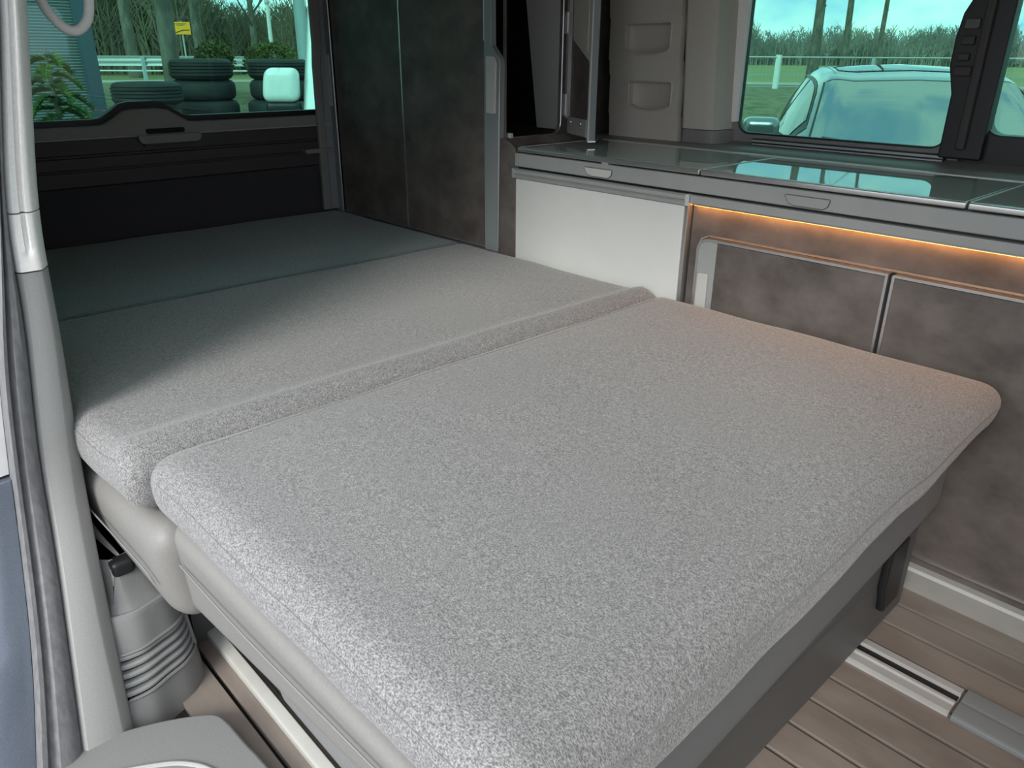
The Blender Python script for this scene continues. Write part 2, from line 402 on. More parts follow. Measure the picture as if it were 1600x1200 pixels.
# ---- wall_rear: the tailgate
wre = thing('wall_rear', None, None, kind='structure')
XT = -2.45
box('carpet_panel', 'carpet_black', wre, XT-0.06, XT, 0.15, 1.95, 0.0, 0.648, bevel=0.004)
b = MB()
sec = [(XT-0.06, 0.652), (XT+0.006, 0.652), (XT+0.008, 0.69), (XT+0.004, 0.694), (XT+0.004, 0.697), (XT+0.009, 0.700), (XT+0.009, 0.728), (XT+0.003, 0.731), (XT+0.003, 0.735), (XT+0.008, 0.739), (XT+0.006, 0.779), (XT-0.06, 0.779)]
MB().prism([(x, z) for x, z in sec], 'y', 0.15, 1.95).build('tailgate_panel', 'panel_black', wre) if False else None
n = len(sec); v = [(x, 0.15, z) for x, z in sec]+[(x, 1.95, z) for x, z in sec]
MB().add(v, [tuple(range(n)), tuple(range(2*n-1, n-1, -1))]+[(i, i+n, (i+1) % n+n, (i+1) % n) for i in range(n)]).build('tailgate_panel', 'panel_black', wre)
# ledge under the glass with the raised middle
YB = [(0.15, 0), (0.68, 0), (0.705, 0.003), (0.735, 0.020), (0.76, 0.036), (0.785, 0.041), (0.86, 0.041), (0.885, 0.036), (0.91, 0.020), (0.94, 0.003), (0.965, 0), (1.95, 0)]
poly = [(y, 0.812+h) for y, h in YB]+[(1.95, 0.781), (0.15, 0.781)]
MB().prism(poly, 'x', XT-0.05, XT+0.012).build('ledge', 'sill_grey', wre, bevel=0.003)
box('ledge_edge', 'pillar_grey', wre, XT+0.004, XT+0.016, 0.15, 1.95, 0.7785, 0.7825, bevel=0.001)
hp = rrect(0.785, 0.968, 0.757, 0.781, [0.016, 0.016, 0.002, 0.002], 4)
h = MB().prism(hp, 'x', XT+0.006, XT+0.028).build('tailgate_handle', 'cover_grey', wre, bevel=0.003)
MB().prism(rrect(0.80, 0.955, 0.750, 0.760, 0.004, 3), 'x', XT+0.006, XT+0.018).build('handle_recess', 'black_trim', h)
MB().prism(rrect(0.812, 0.925, 0.784, 0.798, 0.006, 3), 'x', XT+0.011, XT+0.0145).build('latch_slot', 'inner_shade', wre)
MB().prism(rrect(1.312, 1.42, 0.693, 0.706, 0.003, 3), 'x', XT+0.006, XT+0.03).build('parcel_shelf_stop', 'cover_grey', wre)
# glass with black border
w1 = thing('window_1', None, None, kind='structure')
poly = [(y, 0.828+h*1.08) for y, h in YB]
inner = poly+[(1.90, 1.36), (0.20, 1.36)]
low = [(y, 0.806+h*1.0) for y, h in YB]+[(1.95, 1.42), (0.15, 1.42)]
n = len(inner)
MB().ring(low, inner, 'x', XT-0.045, XT-0.02).build('black_border', 'black_trim', w1)
box('pane', 'window_glass', w1, XT-0.04, XT-0.035, 0.17, 1.93, 0.815, 1.40)

# ---- C pillar beside the sliding door
# z, x of the face, y of: outer trim edge, ridge, inner edge, outer edge of the seal
PT = [(-0.20, -1.02, 0.075, 0.135, 0.160, 0.000), (-0.032, -1.032, 0.092, 0.150, 0.172, 0.026), (0.043, -1.044, 0.103, 0.157, 0.174, 0.043),
      (0.181, -1.092, 0.126, 0.168, 0.188, 0.080), (0.321, -1.164, 0.154, 0.188, 0.208, 0.111), (0.40, -1.20, 0.165, 0.200, 0.220, 0.126),
      (0.435, -1.20, 0.167, 0.204, 0.222, 0.130), (0.60, -1.20, 0.188, 0.220, 0.233, 0.151), (0.65, -1.20, 0.195, 0.226, 0.236, 0.162), (0.73, -1.20, 0.199, 0.227, 0.239, 0.179),
      (0.808, -1.20, 0.204, 0.232, 0.244, 0.195), (0.90, -1.20, 0.222, 0.246, 0.260, 0.212), (1.06, -1.20, 0.255, 0.272, 0.286, 0.240), (1.42, -1.20, 0.315, 0.325, 0.345, 0.30)]
def pcol(k, z):
    # smoothed: average over a short height
    tab = [(r[0], r[k]) for r in PT]
    return sum(lerp_tab(tab, z+d) for d in (-0.06, -0.04, -0.02, 0, 0.02, 0.04, 0.06))/7.0
def pillar_loft(z0, z1, nn, prot=0.0, groove=False):
    rows = []
    for i in range(nn+1):
        z = z0+(z1-z0)*i/nn
        XP, a, c, d = pcol(1, z), pcol(2, z), pcol(3, z), pcol(4, z)
        prof = [(XP-0.10, a), (XP-0.012, a), (XP-0.004+prot, a+0.002), (XP+prot, a+0.006)]
        if groove:
            gy = a+0.006+(c-a-0.006)*0.55
            dep = 0.007*min(1, max(0, (z-0.745)/0.02))
            prof += [(XP+prot, gy-0.004), (XP+prot-dep, gy-0.002), (XP+prot-dep, gy+0.002), (XP+prot, gy+0.004)]
        prof += [(XP+prot, c), (XP-0.003+prot, c+0.004), (XP-0.014, d-0.001), (XP-0.022, d+0.003), (XP-0.10, d+0.004)]
        rows.append([(x, y, z) for x, y in prof])
    m = MB(); m.grid(rows, closed_u=True)
    k = len(rows[0]); m.add(rows[0], [tuple(range(k))]); m.add(rows[-1], [tuple(range(k-1, -1, -1))])
    return m
t1 = pillar_loft(-0.15, 0.722, 34).build('trim_1', 'pillar_grey', smooth=True); tag(t1, None, None, kind='structure')
t2 = thing('trim_2', None, None, kind='structure')
pillar_loft(0.8035, CEIL, 24, 0.0, True).build('belt_cover', 'pillar_light', t2, smooth=True)
pillar_loft(0.7245, 0.8015, 12, 0.002, True).build('belt_cover_end', 'pillar_light', t2, smooth=True)
# rubber door seal and painted jamb
rows = []; rows2 = []; rows3 = []
for i in range(41):
    z = -0.2+(CEIL+0.2)*i/40
    XP, a, s_ = pcol(1, z), pcol(2, z), pcol(5, z)
    wd = a-s_
    rows.append([(XP-0.05, a-0.001, z), (XP-0.006, a-0.001, z), (XP+0.002, a-wd*0.12, z), (XP+0.008, a-wd*0.3, z), (XP+0.009, a-wd*0.55, z), (XP+0.003, a-wd*0.68, z), (XP+0.001, a-wd*0.74, z), (XP+0.012, a-wd*0.84, z), (XP+0.013, a-wd*0.96, z), (XP+0.004, s_, z), (XP-0.05, s_, z)])
m = MB(); m.grid(rows, closed_u=True); m.build('door_seal', 'rubber', t1, smooth=True)
for i in range(13):
    z = -0.4+(0.425+0.4)*i/12
    XP, s_ = pcol(1, max(z, -0.2)), pcol(5, max(z, -0.2))
    rows2.append([(XP-0.03, s_+0.005, z), (XP-0.012, s_-0.001, z), (XP-0.006, s_-0.02, z), (XP-0.004, s_-0.06, z), (XP-0.012, s_-0.11, z), (XP-0.05, s_-0.17, z), (XP-0.2, s_-0.19, z), (XP-0.2, s_+0.005, z)])
m = MB(); m.grid(rows2, closed_u=True); m.add(rows2[-1], [tuple(range(8))]); m.build('painted_jamb', 'paint_blue', wr, smooth=True)
for i in range(13):
    z = 0.43+(CEIL-0.43)*i/12
    XP, s_ = -1.20, pcol(5, z)
    rows3.append([(XP-0.03, s_+0.005, z), (XP-0.020, s_-0.001, z), (XP-0.018, s_-0.015, z), (XP-0.019, s_-0.030, z), (XP-0.024, s_-0.040, z), (XP-0.1, s_-0.045, z), (XP-0.1, s_+0.005, z)])
m = MB(); m.grid(rows3, closed_u=True); m.add(rows3[0], [tuple(range(7))]); m.build('jamb_upper', 'jamb_white', wr, smooth=True)  # whitish upper stretch of the door jamb
rows4 = []
for i in range(21):
    z = -0.38+(CEIL+0.40)*i/20
    s_ = pcol(5, max(z, -0.2))-(0.19 if z < 0.43 else 0.0)*max(0, min(1, (0.43-z)/0.3))*0.35
    rows4.append([(-1.29, s_-0.03, z), (-1.262, s_-0.045, z), (-1.255, s_-0.07, z), (-1.262, s_-0.10, z), (-1.29, s_-0.115, z), (-1.5, s_-0.122, z), (-2.0, s_-0.122, z), (-2.66, s_-0.11, z), (-2.66, s_-0.03, z)])
m = MB(); m.grid(rows4, closed_u=True); m.add(rows4[0], [tuple(range(9))]); m.add(rows4[-1], [tuple(range(9))]); m.build('outer_skin', 'paint_blue', wr, smooth=True)

# ================================================================== PILLAR FOOT, VENT, STEP, LOOP
def catmull(pts, n):
    P = [Vector(p) for p in pts]; out = []
    for i in range(len(P)-1):
        p0 = P[max(i-1, 0)]; p1 = P[i]; p2 = P[i+1]; p3 = P[min(i+2, len(P)-1)]
        for k in range(n):
            t = k/n
            out.append(0.5*((2*p1)+(p2-p0)*t+(2*p0-5*p1+4*p2-p3)*t*t+(3*p1-p0-3*p2+p3)*t**3))
    out.append(P[-1]); return out
vc = thing('vent_cover', 'grey moulded pillar foot with curved louvred air vent beside the bench', 'vent cover', (-1.1, 0.2, 0))
vo = Vector((-1.1, 0.2, 0))
bot = catmull([(-1.13, 0.14, 0), (-1.068, 0.160, 0), (-1.058, 0.205, 0), (-1.074, 0.245, 0), (-1.093, 0.288, 0), (-1.138, 0.318, 0), (-1.24, 0.328, 0)], 8)
top = catmull([(-1.20, 0.165, 0), (-1.128, 0.182, 0), (-1.110, 0.218, 0), (-1.116, 0.253, 0), (-1.130, 0.285, 0), (-1.165, 0.306, 0), (-1.25, 0.316, 0)], 8)
NB = len(bot)
def bs(i, z):
    t = z/0.185; p = bot[i]*(1-t)+top[i]*t; p = p.copy(); p.z = z; return p-vo
def bsf(u, z, off=0.0):
    x = u*(NB-1); i = min(int(x), NB-2); f = x-i
    a = bs(i, z); c = bs(i+1, z); p = a*(1-f)+c*f; d = (c-a); nrm = Vector((d.y, -d.x, 0)).normalized()
    if nrm.dot(Vector((1, 0, 0))) < 0 and nrm.dot(Vector((0, 1, 0))) < 0: nrm = -nrm
    return p+nrm*off
UA, UB = 0.215, 0.80; ZA, ZB = 0.058, 0.130
def surf(rows_z, u0, u1, n=34, off=0.0): return [[bsf(u0+(u1-u0)*k/n, z, off) for k in range(n+1)] for z in rows_z]
m = MB()
m.grid(surf([-0.02, 0.02, ZA], 0, 1)); m.grid(surf([ZB, 0.15, 0.17, 0.182], 0, 1)); m.grid(surf([ZA, ZB], 0, UA, 12)); m.grid(surf([ZA, ZB], UB, 1, 12))
# rolled top edge and scoop above it
def topring(z, back):
    out = []
    for i in range(NB):
        p = bs(i, 0.182); d = (bs(min(i+1, NB-1), 0.182)-bs(max(i-1, 0), 0.182)); nrm = Vector((d.y, -d.x, 0)).normalized()
        fade = min(1.0, max(0.0, (i/(NB-1)-0.12)/0.05))
        q = p-nrm*back*fade-Vector((0.07*(1-fade)*min(1, back/0.01), 0.0, 0)); q.z = z; out.append(q)
    return out
m.grid([topring(0.182, 0), topring(0.187, 0.002), topring(0.189, 0.006), topring(0.186, 0.012), topring(0.20, 0.024), topring(0.225, 0.036), topring(0.25, 0.045), topring(0.262, 0.056)])
m.build('body', 'cover_grey', vc, smooth=True, merge=True)
# vent frame, dark backing, five slats
m = MB(); m.grid(surf([ZA, ZB], UA, UB, 30, -0.012)); m.build('vent_backing', 'black_trim', vc)
loop = [bsf(UA+(UB-UA)*k/24, ZA, 0.0) for k in range(25)]+[bsf(UB-(UB-UA)*k/24, ZB, 0.0) for k in range(25)]
MB().tube(loop, 0.0032, 6, closed=True).build('vent_frame', 'cover_grey', vc, smooth=True)
for s_ in range(5):
    z = ZA+(ZB-ZA)*(s_+0.55)/5
    m = MB(); r_ = []
    for (dz, o) in ((-0.0046, -0.010), (-0.0036, -0.0015), (0.0006, 0.0), (0.0036, -0.002), (0.0040, -0.010)):
        r_.append([bsf(UA+(UB-UA)*k/24, z+dz, o) for k in range(25)])
    m.grid(r_+[r_[0]]); m.build('slat', 'grey_plastic', vc, smooth=True)
MB().rslab([(-0.075, 0.015), (-0.045, 0.015), (-0.045, 0.05), (-0.075, 0.05)], 0.235, 0.262, 0.008, 4, 3).build('belt_buckle_pocket', 'black_trim', vc, smooth=True, merge=True)

st = thing('door_step', 'grey plastic door step panel on the floor at the pillar foot', 'step', (-0.9, 0.2, 0))
pts = catmull([(-1.06, 0.135, 0), (-1.035, 0.20, 0), (-1.008, 0.25, 0), (-0.985, 0.279, 0), (-0.955, 0.287, 0), (-0.90, 0.290, 0), (-0.80, 0.296, 0), (-0.4, 0.30, 0)], 5)
poly = [(p.x+0.9, p.y-0.2) for p in pts]+[(0.5, -0.26), (-0.16, -0.26)]
MB().prism(poly, 'z', -0.02, 0.034).build('step_plate', 'cover_grey', st, bevel=0.006, seg=3)
arc = catmull([(-0.985, 0.11, 0.034), (-0.955, 0.165, 0.034), (-0.925, 0.205, 0.034), (-0.88, 0.232, 0.034), (-0.80, 0.245, 0.034), (-0.45, 0.25, 0.034)], 6)
MB().tube([p-Vector((-0.9, 0.2, 0)) for p in arc], 0.004, 8).build('step_ridge', 'pillar_grey', st, smooth=True)

lp = thing('grab_loop', 'pale grey oval grab loop hanging in front of the rear window', 'grab handle', (-1.38, 0.37, CEIL))
lo = Vector((-1.38, 0.37, CEIL))
pts = catmull([(-1.38, 0.315, CEIL), (-1.38, 0.322, 1.20), (-1.38, 0.334, 1.11), (-1.38, 0.345, 1.071), (-1.38, 0.353, 1.053), (-1.38, 0.365, 1.038), (-1.38, 0.378, 1.031), (-1.38, 0.391, 1.034), (-1.38, 0.403, 1.047), (-1.38, 0.409, 1.065), (-1.38, 0.411, 1.09), (-1.38, 0.405, 1.15), (-1.38, 0.395, 1.25), (-1.38, 0.39, CEIL)], 5)
MB().tube([p-lo for p in pts], 0.0075, 10).build('loop', 'pillar_light', lp, smooth=True)
MB().box(-0.02, 0.02, -0.08, 0.05, -0.02, 0.0).build('loop_mount', 'pillar_light', lp, bevel=0.004)

# ================================================================== BENCH AND MATTRESS
be = thing('bench_seat', 'grey leather bench seat folded flat under the mattress', 'bench', (-1.0, 0.85, 0))
bo = Vector((-1.0, 0.85, 0))
def L(q): return [(a-bo.x, b-bo.y) for a, b in q]
box('drawer_box', 'drawer_grey', be, -1.05-bo.x, -0.372-bo.x, 0.40-bo.y, 1.395-bo.y, 0.0, 0.30, bevel=0.004)
box('rear_box', 'drawer_grey', be, XT+0.02-bo.x, -1.20-bo.x, 0.33-bo.y, 1.40-bo.y, 0.0, 0.33)
box('drawer_front', 'drawer_grey', be, -0.371-bo.x, -0.360-bo.x, 0.42-bo.y, 1.38-bo.y, 0.02, 0.275, bevel=0.003)
dr = box('drawer_line', 'dark_plastic', be, -0.361-bo.x, -0.3585-bo.x, 0.43-bo.y, 1.19-bo.y, 0.150, 0.154)
br = MB().prism([(1.225-bo.y, 0.22), (1.298-bo.y, 0.22), (1.306-bo.y, 0.085), (1.240-bo.y, 0.082), (1.234-bo.y, 0.11), (1.222-bo.y, 0.14)], 'x', -0.3605-bo.x, -0.346-bo.x).build('hinge_bracket', 'black_trim', be, bevel=0.004)
# cloth front of the seat cushion
MB().rslab(L([(-0.75, 0.285), (-0.300, 0.285), (-0.338, 1.40), (-0.75, 1.40)]), 0.235, 0.399, 0.03, 10, 4).build('seat_cushion', 'seat_cloth', be, smooth=True, merge=True)
# pale leather side of the seat, rising to the front
def fs(o, u, t, h):
    o = o.copy(); o.z += 0.075*u*(1-h)-0.01*u*h; o.y += 0.012*(1-h); return o
MB().rslab(L([(-1.00, 0.262), (-0.325, 0.275), (-0.325, 0.37), (-1.00, 0.36)]), 0.235, 0.398, 0.03, 14, 6, fs).build('seat_side', 'leather', be, smooth=True, merge=True)
def fb(o, u, t, h):
    o = o.copy(); o.z += 0.03*(1-u)*0+0.0; o.y += 0.02*(1-h)-0.010*math.sin(math.pi*h); o.z -= 0.02*(1-h)*(u**3); return o
MB().rslab(L([(-1.60, 0.215), (-0.965, 0.238), (-0.965, 0.37), (-1.60, 0.36)]), 0.245, 0.398, 0.035, 16, 6, fb).build('backrest_side', 'leather', be, smooth=True, merge=True)
MB().tube([Vector((-1.5, 0.222, 0.262))-bo, Vector((-1.25, 0.228, 0.258))-bo, Vector((-1.16, 0.236, 0.256))-bo], [0.006, 0.006, 0.002], 6).build('backrest_piping', 'pale_plastic', be, smooth=True)
for (pts, nm) in (([(-1.45, 0.210, 0.335), (-1.2, 0.218, 0.335), (-1.02, 0.227, 0.330), (-0.985, 0.233, 0.31)], 'stitching'), ([(-0.955, 0.262, 0.345), (-0.75, 0.262, 0.352), (-0.35, 0.272, 0.368)], 'stitching')):
    MB().tube([p-bo for p in catmull(pts, 6)], 0.0013, 5).build(nm, 'stitch', be)
# leg rail along the near side of the base
box('base_edge', 'drawer_grey', be, -1.2-bo.x, -0.372-bo.x, 0.385-bo.y, 0.402-bo.y, 0.0, 0.26)

ma = thing('mattress', 'grey melange folding mattress covering the whole camper bed', 'mattress', (-1.35, 0.85, 0.40))
mo = Vector((-1.35, 0.85, 0.40))
def ML(q): return [(a-mo.x, b-mo.y) for a, b in q]
def puff(amp, seed, ridge=None, slope=0.0):
    def fn(o, u, t, h):
        o = o.copy()
        edge = min(1.0, 6*min(u, 1-u))*min(1.0, 6*min(t, 1-t))
        nn = noise.noise(Vector((o.x*5+seed, o.y*5, 0)))
        o.z += h*(amp*edge+0.0022*nn)
        # sagging, slightly wavy sides
        k = math.sin(math.pi*h)
        wv = 0.004*noise.noise(Vector((o.x*9, o.y*9, seed)))
        o.y += (0.008*k+wv)*(1 if t > 0.97 else (-1 if t < 0.03 else 0))
        o.x += (0.006*k+wv)*(1 if u > 0.97 else (-1 if u < 0.03 else 0))
        o.z += 0.008*abs(noise.noise(Vector((o.x*7, o.y*7, seed+4))))*(1-h)
        o.x -= slope*(1-1.4*t)*max(0.0, h-0.3)/0.7*max(0.0, (u-0.6)/0.4)
        if ridge: o.z += ridge(o.x+mo.x, o.y+mo.y)*h
        return o
    return fn
b1 = MB().rslab(ML([(-1.012, 0.262), (-0.262, 0.276), (-0.300, 1.418), (-1.018, 1.418)]), 0.002, 0.098, 0.036, 40, 6, puff(0.006, 1.3, None, 0.026)); f1 = b1.build('front_section', 'melange', ma, smooth=True, merge=True)
def rg(x, y): return 0.012*math.exp(-((x+1.055)/0.022)**2)
b2 = MB().rslab(ML([(-1.735, 0.205), (-1.010, 0.238), (-1.014, 1.418), (-1.735, 1.418)]), 0.002, 0.096, 0.026, 44, 6, puff(0.003, 5.1, rg)); f2 = b2.build('middle_section', 'melange', ma, smooth=True, merge=True)
f3 = MB().rslab(ML([(-2.440, 0.195), (-1.733, 0.205), (-1.733, 1.418), (-2.440, 1.418)]), 0.0, 0.094, 0.018, 30, 6, puff(0.002, 9.4)).build('rear_section', 'melange_window_light', ma, smooth=True, merge=True)
# stitched seams round the sections
def seam(par, pts, r=0.0012): MB().tube(pts, r, 5).build('seam', 'stitch', par)
Lx, Ly, Lz = b1.L; n = 50
seam(f1, [b1.W(0.045+(Lx-0.09)*k/n, 0, 0.070)+Vector((0, -0.0002, 0)) for k in range(n+1)], 0.0007)
seam(f1, [b1.W(Lx, 0.045+(Ly-0.09)*k/n, 0.060)+Vector((0.0003, 0, 0)) for k in range(n+1)], 0.0012)
seam(f1, [b1.W(0.034, 0.06+(Ly-0.12)*k/n, Lz)+Vector((0, 0, 0.0002)) for k in range(n+1)], 0.0009)
Lx, Ly, Lz = b2.L
seam(f2, [b2.W(0.05+(Lx-0.09)*k/n, 0, 0.072)+Vector((0, -0.0002, 0)) for k in range(n+1)], 0.0007)

# ================================================================== FLOOR RAILS
ra = thing('floor_rail', 'aluminium floor rail with black slot running from under the bench', 'floor rail', (-0.3, 1.195, 0))
sec = [(-0.024, 0.0), (-0.024, 0.005), (-0.018, 0.008), (0.000, 0.008), (0.004, 0.011), (0.010, 0.011), (0.012, 0.0015), (0.034, 0.0015), (0.036, 0.009), (0.052, 0.008), (0.056, 0.003), (0.056, 0.0)]
def ext(sec, x0, x1):
    n = len(sec); v = [(x0, a, b) for a, b in sec]+[(x1, a, b) for a, b in sec]
    return MB().add(v, [tuple(range(n)), tuple(range(2*n-1, n-1, -1))]+[(i, i+n, (i+1) % n+n, (i+1) % n) for i in range(n)])
ext(sec, -0.9, 0.105).build('rail', 'alu', ra)
box('rail_slot', 'black_trim', ra, -0.9, 0.104, 0.0125, 0.0335, 0.001, 0.0030)
rc = thing('rail_cover', 'grey ribbed plastic cover capping the end of the floor rail', 'rail cover', (-0.19, 1.195, 0))
sec = [(-0.028, 0.0), (-0.028, 0.008), (-0.022, 0.012), (0.008, 0.013), (0.012, 0.0105), (0.018, 0.0105), (0.022, 0.013), (0.052, 0.012), (0.058, 0.008), (0.058, 0.0)]
ext(sec, 0.0, 0.9).build('cover', 'strip_grey', rc, bevel=0.001)
ra2 = thing('floor_rail', 'pale aluminium floor rail along the door side of the bench', 'floor rail', (-0.9, 0.36, 0))
sec = [(-0.008, 0.0), (-0.008, 0.012), (-0.004, 0.016), (0.010, 0.018), (0.012, 0.018), (0.012, 0.0)]
ext(sec, -0.35, 0.50).build('rail', 'pale_plastic', ra2, bevel=0.001)

# ================================================================== WARDROBE
wa = thing('wardrobe', 'tall brown stone-look wardrobe with sliding panels beside the tailgate', 'wardrobe', (-2.0, 1.6, 0))
wo_ = Vector((-2.0, 1.6, 0))
def wx(x): return x-wo_.x
def wy(y): return y-wo_.y
ZT = CEIL-0.02
# carcass: left side, top, base, back, divider, shelf under the open cupboard, side with opening
box('side_panel', 'strip_grey', wa, wx(-2.44), wx(-2.415), wy(1.43), wy(1.91), 0.0, ZT)
box('base_panel', 'stone_laminate', wa, wx(-2.415), wx(-1.587), wy(1.446), wy(1.91), 0.0, 0.485)
box('top_panel', 'stone_laminate', wa, wx(-2.415), wx(-1.587), wy(1.446), wy(1.91), ZT-0.02, ZT)
box('back_panel', 'inner_shade', wa, wx(-2.415), wx(-1.90), wy(1.89), wy(1.905), 0.485, ZT-0.02)
box('divider', 'inner_shade', wa, wx(-2.05), wx(-2.035), wy(1.45), wy(1.89), 0.485, ZT-0.02)
box('cupboard_floor', 'inner_shade', wa, wx(-2.03), wx(-1.585), wy(1.45), wy(1.89), 0.775, 0.786)
MB().prism([(wx(-1.86), 0.786), (wx(-1.585), 0.786), (wx(-1.585), ZT-0.02), (wx(-1.95), ZT-0.02)], 'y', wy(1.845), wy(1.885)).build('inner_lining', 'pillar_light', wa)
out = rrect(wy(1.446), wy(1.90), 0.485, ZT, 0.001, 6); inn = rrect(wy(1.448), wy(1.655), 0.797, ZT-0.03, [0.004, 0.03, 0.02, 0.004], 6)
MB().ring(out, inn, 'x', wx(-1.586), wx(-1.574)).build('cupboard_side', 'stone_laminate', wa)
MB().tube([(wx(-1.573), y, z) for y, z in inn if z < 1.2 and not (z > 0.81 and y < wy(1.6))]+[(wx(-1.573), wy(1.655), ZT-0.05)], 0.0018, 6).build('opening_rim', 'silver', wa, smooth=True)
# two sliding fronts with silver lines
d1 = box('sliding_panel', 'stone_laminate', wa, wx(-2.398), wx(-2.022), wy(1.432), wy(1.446), 0.495, ZT)
d2 = box('sliding_panel', 'stone_laminate', wa, wx(-2.018), wx(-1.643), wy(1.432), wy(1.446), 0.495, ZT)
box('panel_joint', 'silver', wa, wx(-2.022), wx(-2.018), wy(1.430), wy(1.446), 0.493, ZT)
box('bottom_track', 'silver', wa, wx(-2.400), wx(-1.586), wy(1.426), wy(1.446), 0.484, 0.489)
box('bottom_track', 'silver', wa, wx(-2.400), wx(-1.586), wy(1.430), wy(1.446), 0.4915, 0.4955)
# left profile
box('edge_profile', 'strip_grey', wa, wx(-2.4), wx(-2.399), wy(1.428), wy(1.446), 0.485, ZT)
le = MB().prism([(wx(-2.448), 0.485), (wx(-2.408), 0.485), (wx(-2.408), ZT), (wx(-2.448), ZT)], 'y', wy(1.428), wy(1.446)).build('edge_strip', 'strip_grey', wa, bevel=0.002)
box('edge_line', 'silver', wa, wx(-2.408), wx(-2.399), wy(1.424), wy(1.446), 0.485, ZT, bevel=0.002)
MB().prism(rrect(wx(-2.440), wx(-2.420), 0.84, 1.00, 0.004, 3), 'y', wy(1.424), wy(1.429)).build('strip_handle', 'pale_plastic', wa)
bar = [(1.365, 0.498), (1.395, 0.498), (1.3985, 0.97), (1.408, 1.03), (1.413, ZT), (1.380, ZT), (1.377, 1.03), (1.372, 0.97)]
MB().prism([(wy(y), z) for y, z in bar], 'x', wx(-2.442), wx(-2.425)).build('corner_post', 'sill_grey', wa, bevel=0.004)
box('post_filler', 'strip_grey', wa, wx(-2.446), wx(-2.436), wy(1.39), wy(1.43), 0.498, ZT)
# right strip with the stepped handle
pf = [(wx(-1.643), 0.489), (wx(-1.587), 0.489), (wx(-1.578), 0.985), (wx(-1.588), 1.00), (wx(-1.612), 1.024), (wx(-1.612), ZT), (wx(-1.640), ZT)]
ha = MB().prism(pf, 'y', wy(1.428), wy(1.446)).build('handle_strip', 'strip_grey', wa, bevel=0.0015)
MB().tube([(wx(-1.587), wy(1.428), 0.489), (wx(-1.578), wy(1.428), 0.985), (wx(-1.590), wy(1.428), 1.002), (wx(-1.612), wy(1.428), 1.026), (wx(-1.612), wy(1.428), ZT)], 0.0022, 6).build('strip_edge', 'silver', ha, smooth=True)
MB().tube([(wx(-1.641), wy(1.429), 1.036), (wx(-1.640), wy(1.428), ZT)], 0.0020, 6).build('strip_edge', 'silver', ha, smooth=True)
MB().prism([(wx(-1.629), 0.862), (wx(-1.626), 0.858), (wx(-1.597), 0.858), (wx(-1.594), 0.862), (wx(-1.589), 0.982), (wx(-1.598), 0.998), (wx(-1.626), 1.0), (wx(-1.629), 0.997)], 'y', wy(1.4225), wy(1.430)).build('handle_plate', 'pale_plastic', ha, bevel=0.002)
# open cupboard door, hinged at the wall
dd = thing('cupboard_door', None, None, (wx(-1.562), wy(1.667), 0)); dd.parent = wa; dd.rotation_euler = (0, 0, math.atan2(1.588-1.667, -1.405+1.562))
DW = 0.176; ZD = 0.793
box('door_leaf', 'stone_laminate', dd, 0.004, DW-0.004, 0.004, 0.014, ZD+0.002, ZT, bevel=0.001)
pf = [(DW-0.005, ZD), (DW, ZD), (DW, ZT), (DW-0.062, ZT), (DW-0.062, 1.045), (DW-0.058, 1.036), (DW-0.016, 0.985), (DW-0.012, 0.975)]
fz = MB().prism([(DW-0.010, ZD), (DW, ZD), (DW, ZT), (DW-0.135, ZT), (DW-0.135, 1.050), (DW-0.128, 1.038), (DW-0.014, 0.988), (DW-0.010, 0.976)], 'y', -0.004, 0.006).build('door_frame', 'pale_plastic', dd, bevel=0.002)
MB().prism([(DW-0.020, 1.012), (DW-0.020, ZT), (DW-0.115, ZT), (DW-0.115, 1.046), (DW-0.065, 1.012)], 'y', -0.006, -0.003).build('door_handle', 'beige_plastic', dd, bevel=0.001)
box('door_edge', 'strip_grey', dd, DW-0.003, DW+0.002, 0.0, 0.017, ZD, ZT, bevel=0.0015)
box('door_foot', 'silver', dd, DW-0.012, DW+0.003, -0.004, 0.018, ZD-0.003, ZD+0.0005)
box('hinge_rail', 'hinge_metal', dd, -0.002, 0.014, -0.006, 0.004, 0.84, ZT)
hg = box('hinge', 'hinge_metal', dd, -0.008, 0.016, -0.012, 0.0, 0.845, 0.905, bevel=0.003)
MB().prism(rrect(-0.022, -0.006, 0.862, 0.890, 0.006, 4), 'y', -0.012, -0.004).build('hinge_cup', 'silver', hg, bevel=0.002)
hg = box('hinge', 'hinge_metal', dd, -0.008, 0.016, -0.012, 0.0, 1.055, 1.11, bevel=0.003)
MB().prism(rrect(-0.020, -0.006, 1.082, 1.105, 0.006, 4), 'y', -0.012, -0.004).build('hinge_cup', 'silver', hg, bevel=0.002)
pl = box('bottom_plate', 'grey_plastic', dd, 0.016, DW-0.016, -0.004, 0.004, 0.80, 0.845, bevel=0.002)
for sx in (0.045, 0.12): MB().lathe([(0.0, 0.004), (0.005, 0.003), (0.006, 0.0)], (0, 0, 0), 10).build('screw', 'silver', pl, smooth=True)
for i, c in enumerate([k for k in pl.children]): c.location = ((0.045, 0.12)[i], -0.004, 0.832); c.rotation_euler = (R_(90), 0, 0)
# small latch at the rim
MB().prism(rrect(-0.012, 0.012, 0.0, 0.014, 0.003, 3), 'y', -0.006, 0.006).build('rim_catch', 'pale_plastic', wa, bevel=0.002).location = (wx(-1.580), wy(1.462), 0.795)

# ================================================================== KITCHEN
XR = 0.30
ki = thing('kitchen_cabinet', 'brown stone-look kitchen cabinet with silver framed doors under the worktop', 'cabinet', (-0.6, 1.6, 0))
ko = Vector((-0.6, 1.6, 0))
def kx(x): return x-ko.x
def ky(y): return y-ko.y
b = MB(); b.box(kx(-0.962), kx(XR), ky(1.444), ky(1.745), 0.0765, 0.706)
b.build('body', 'stone_laminate', ki)
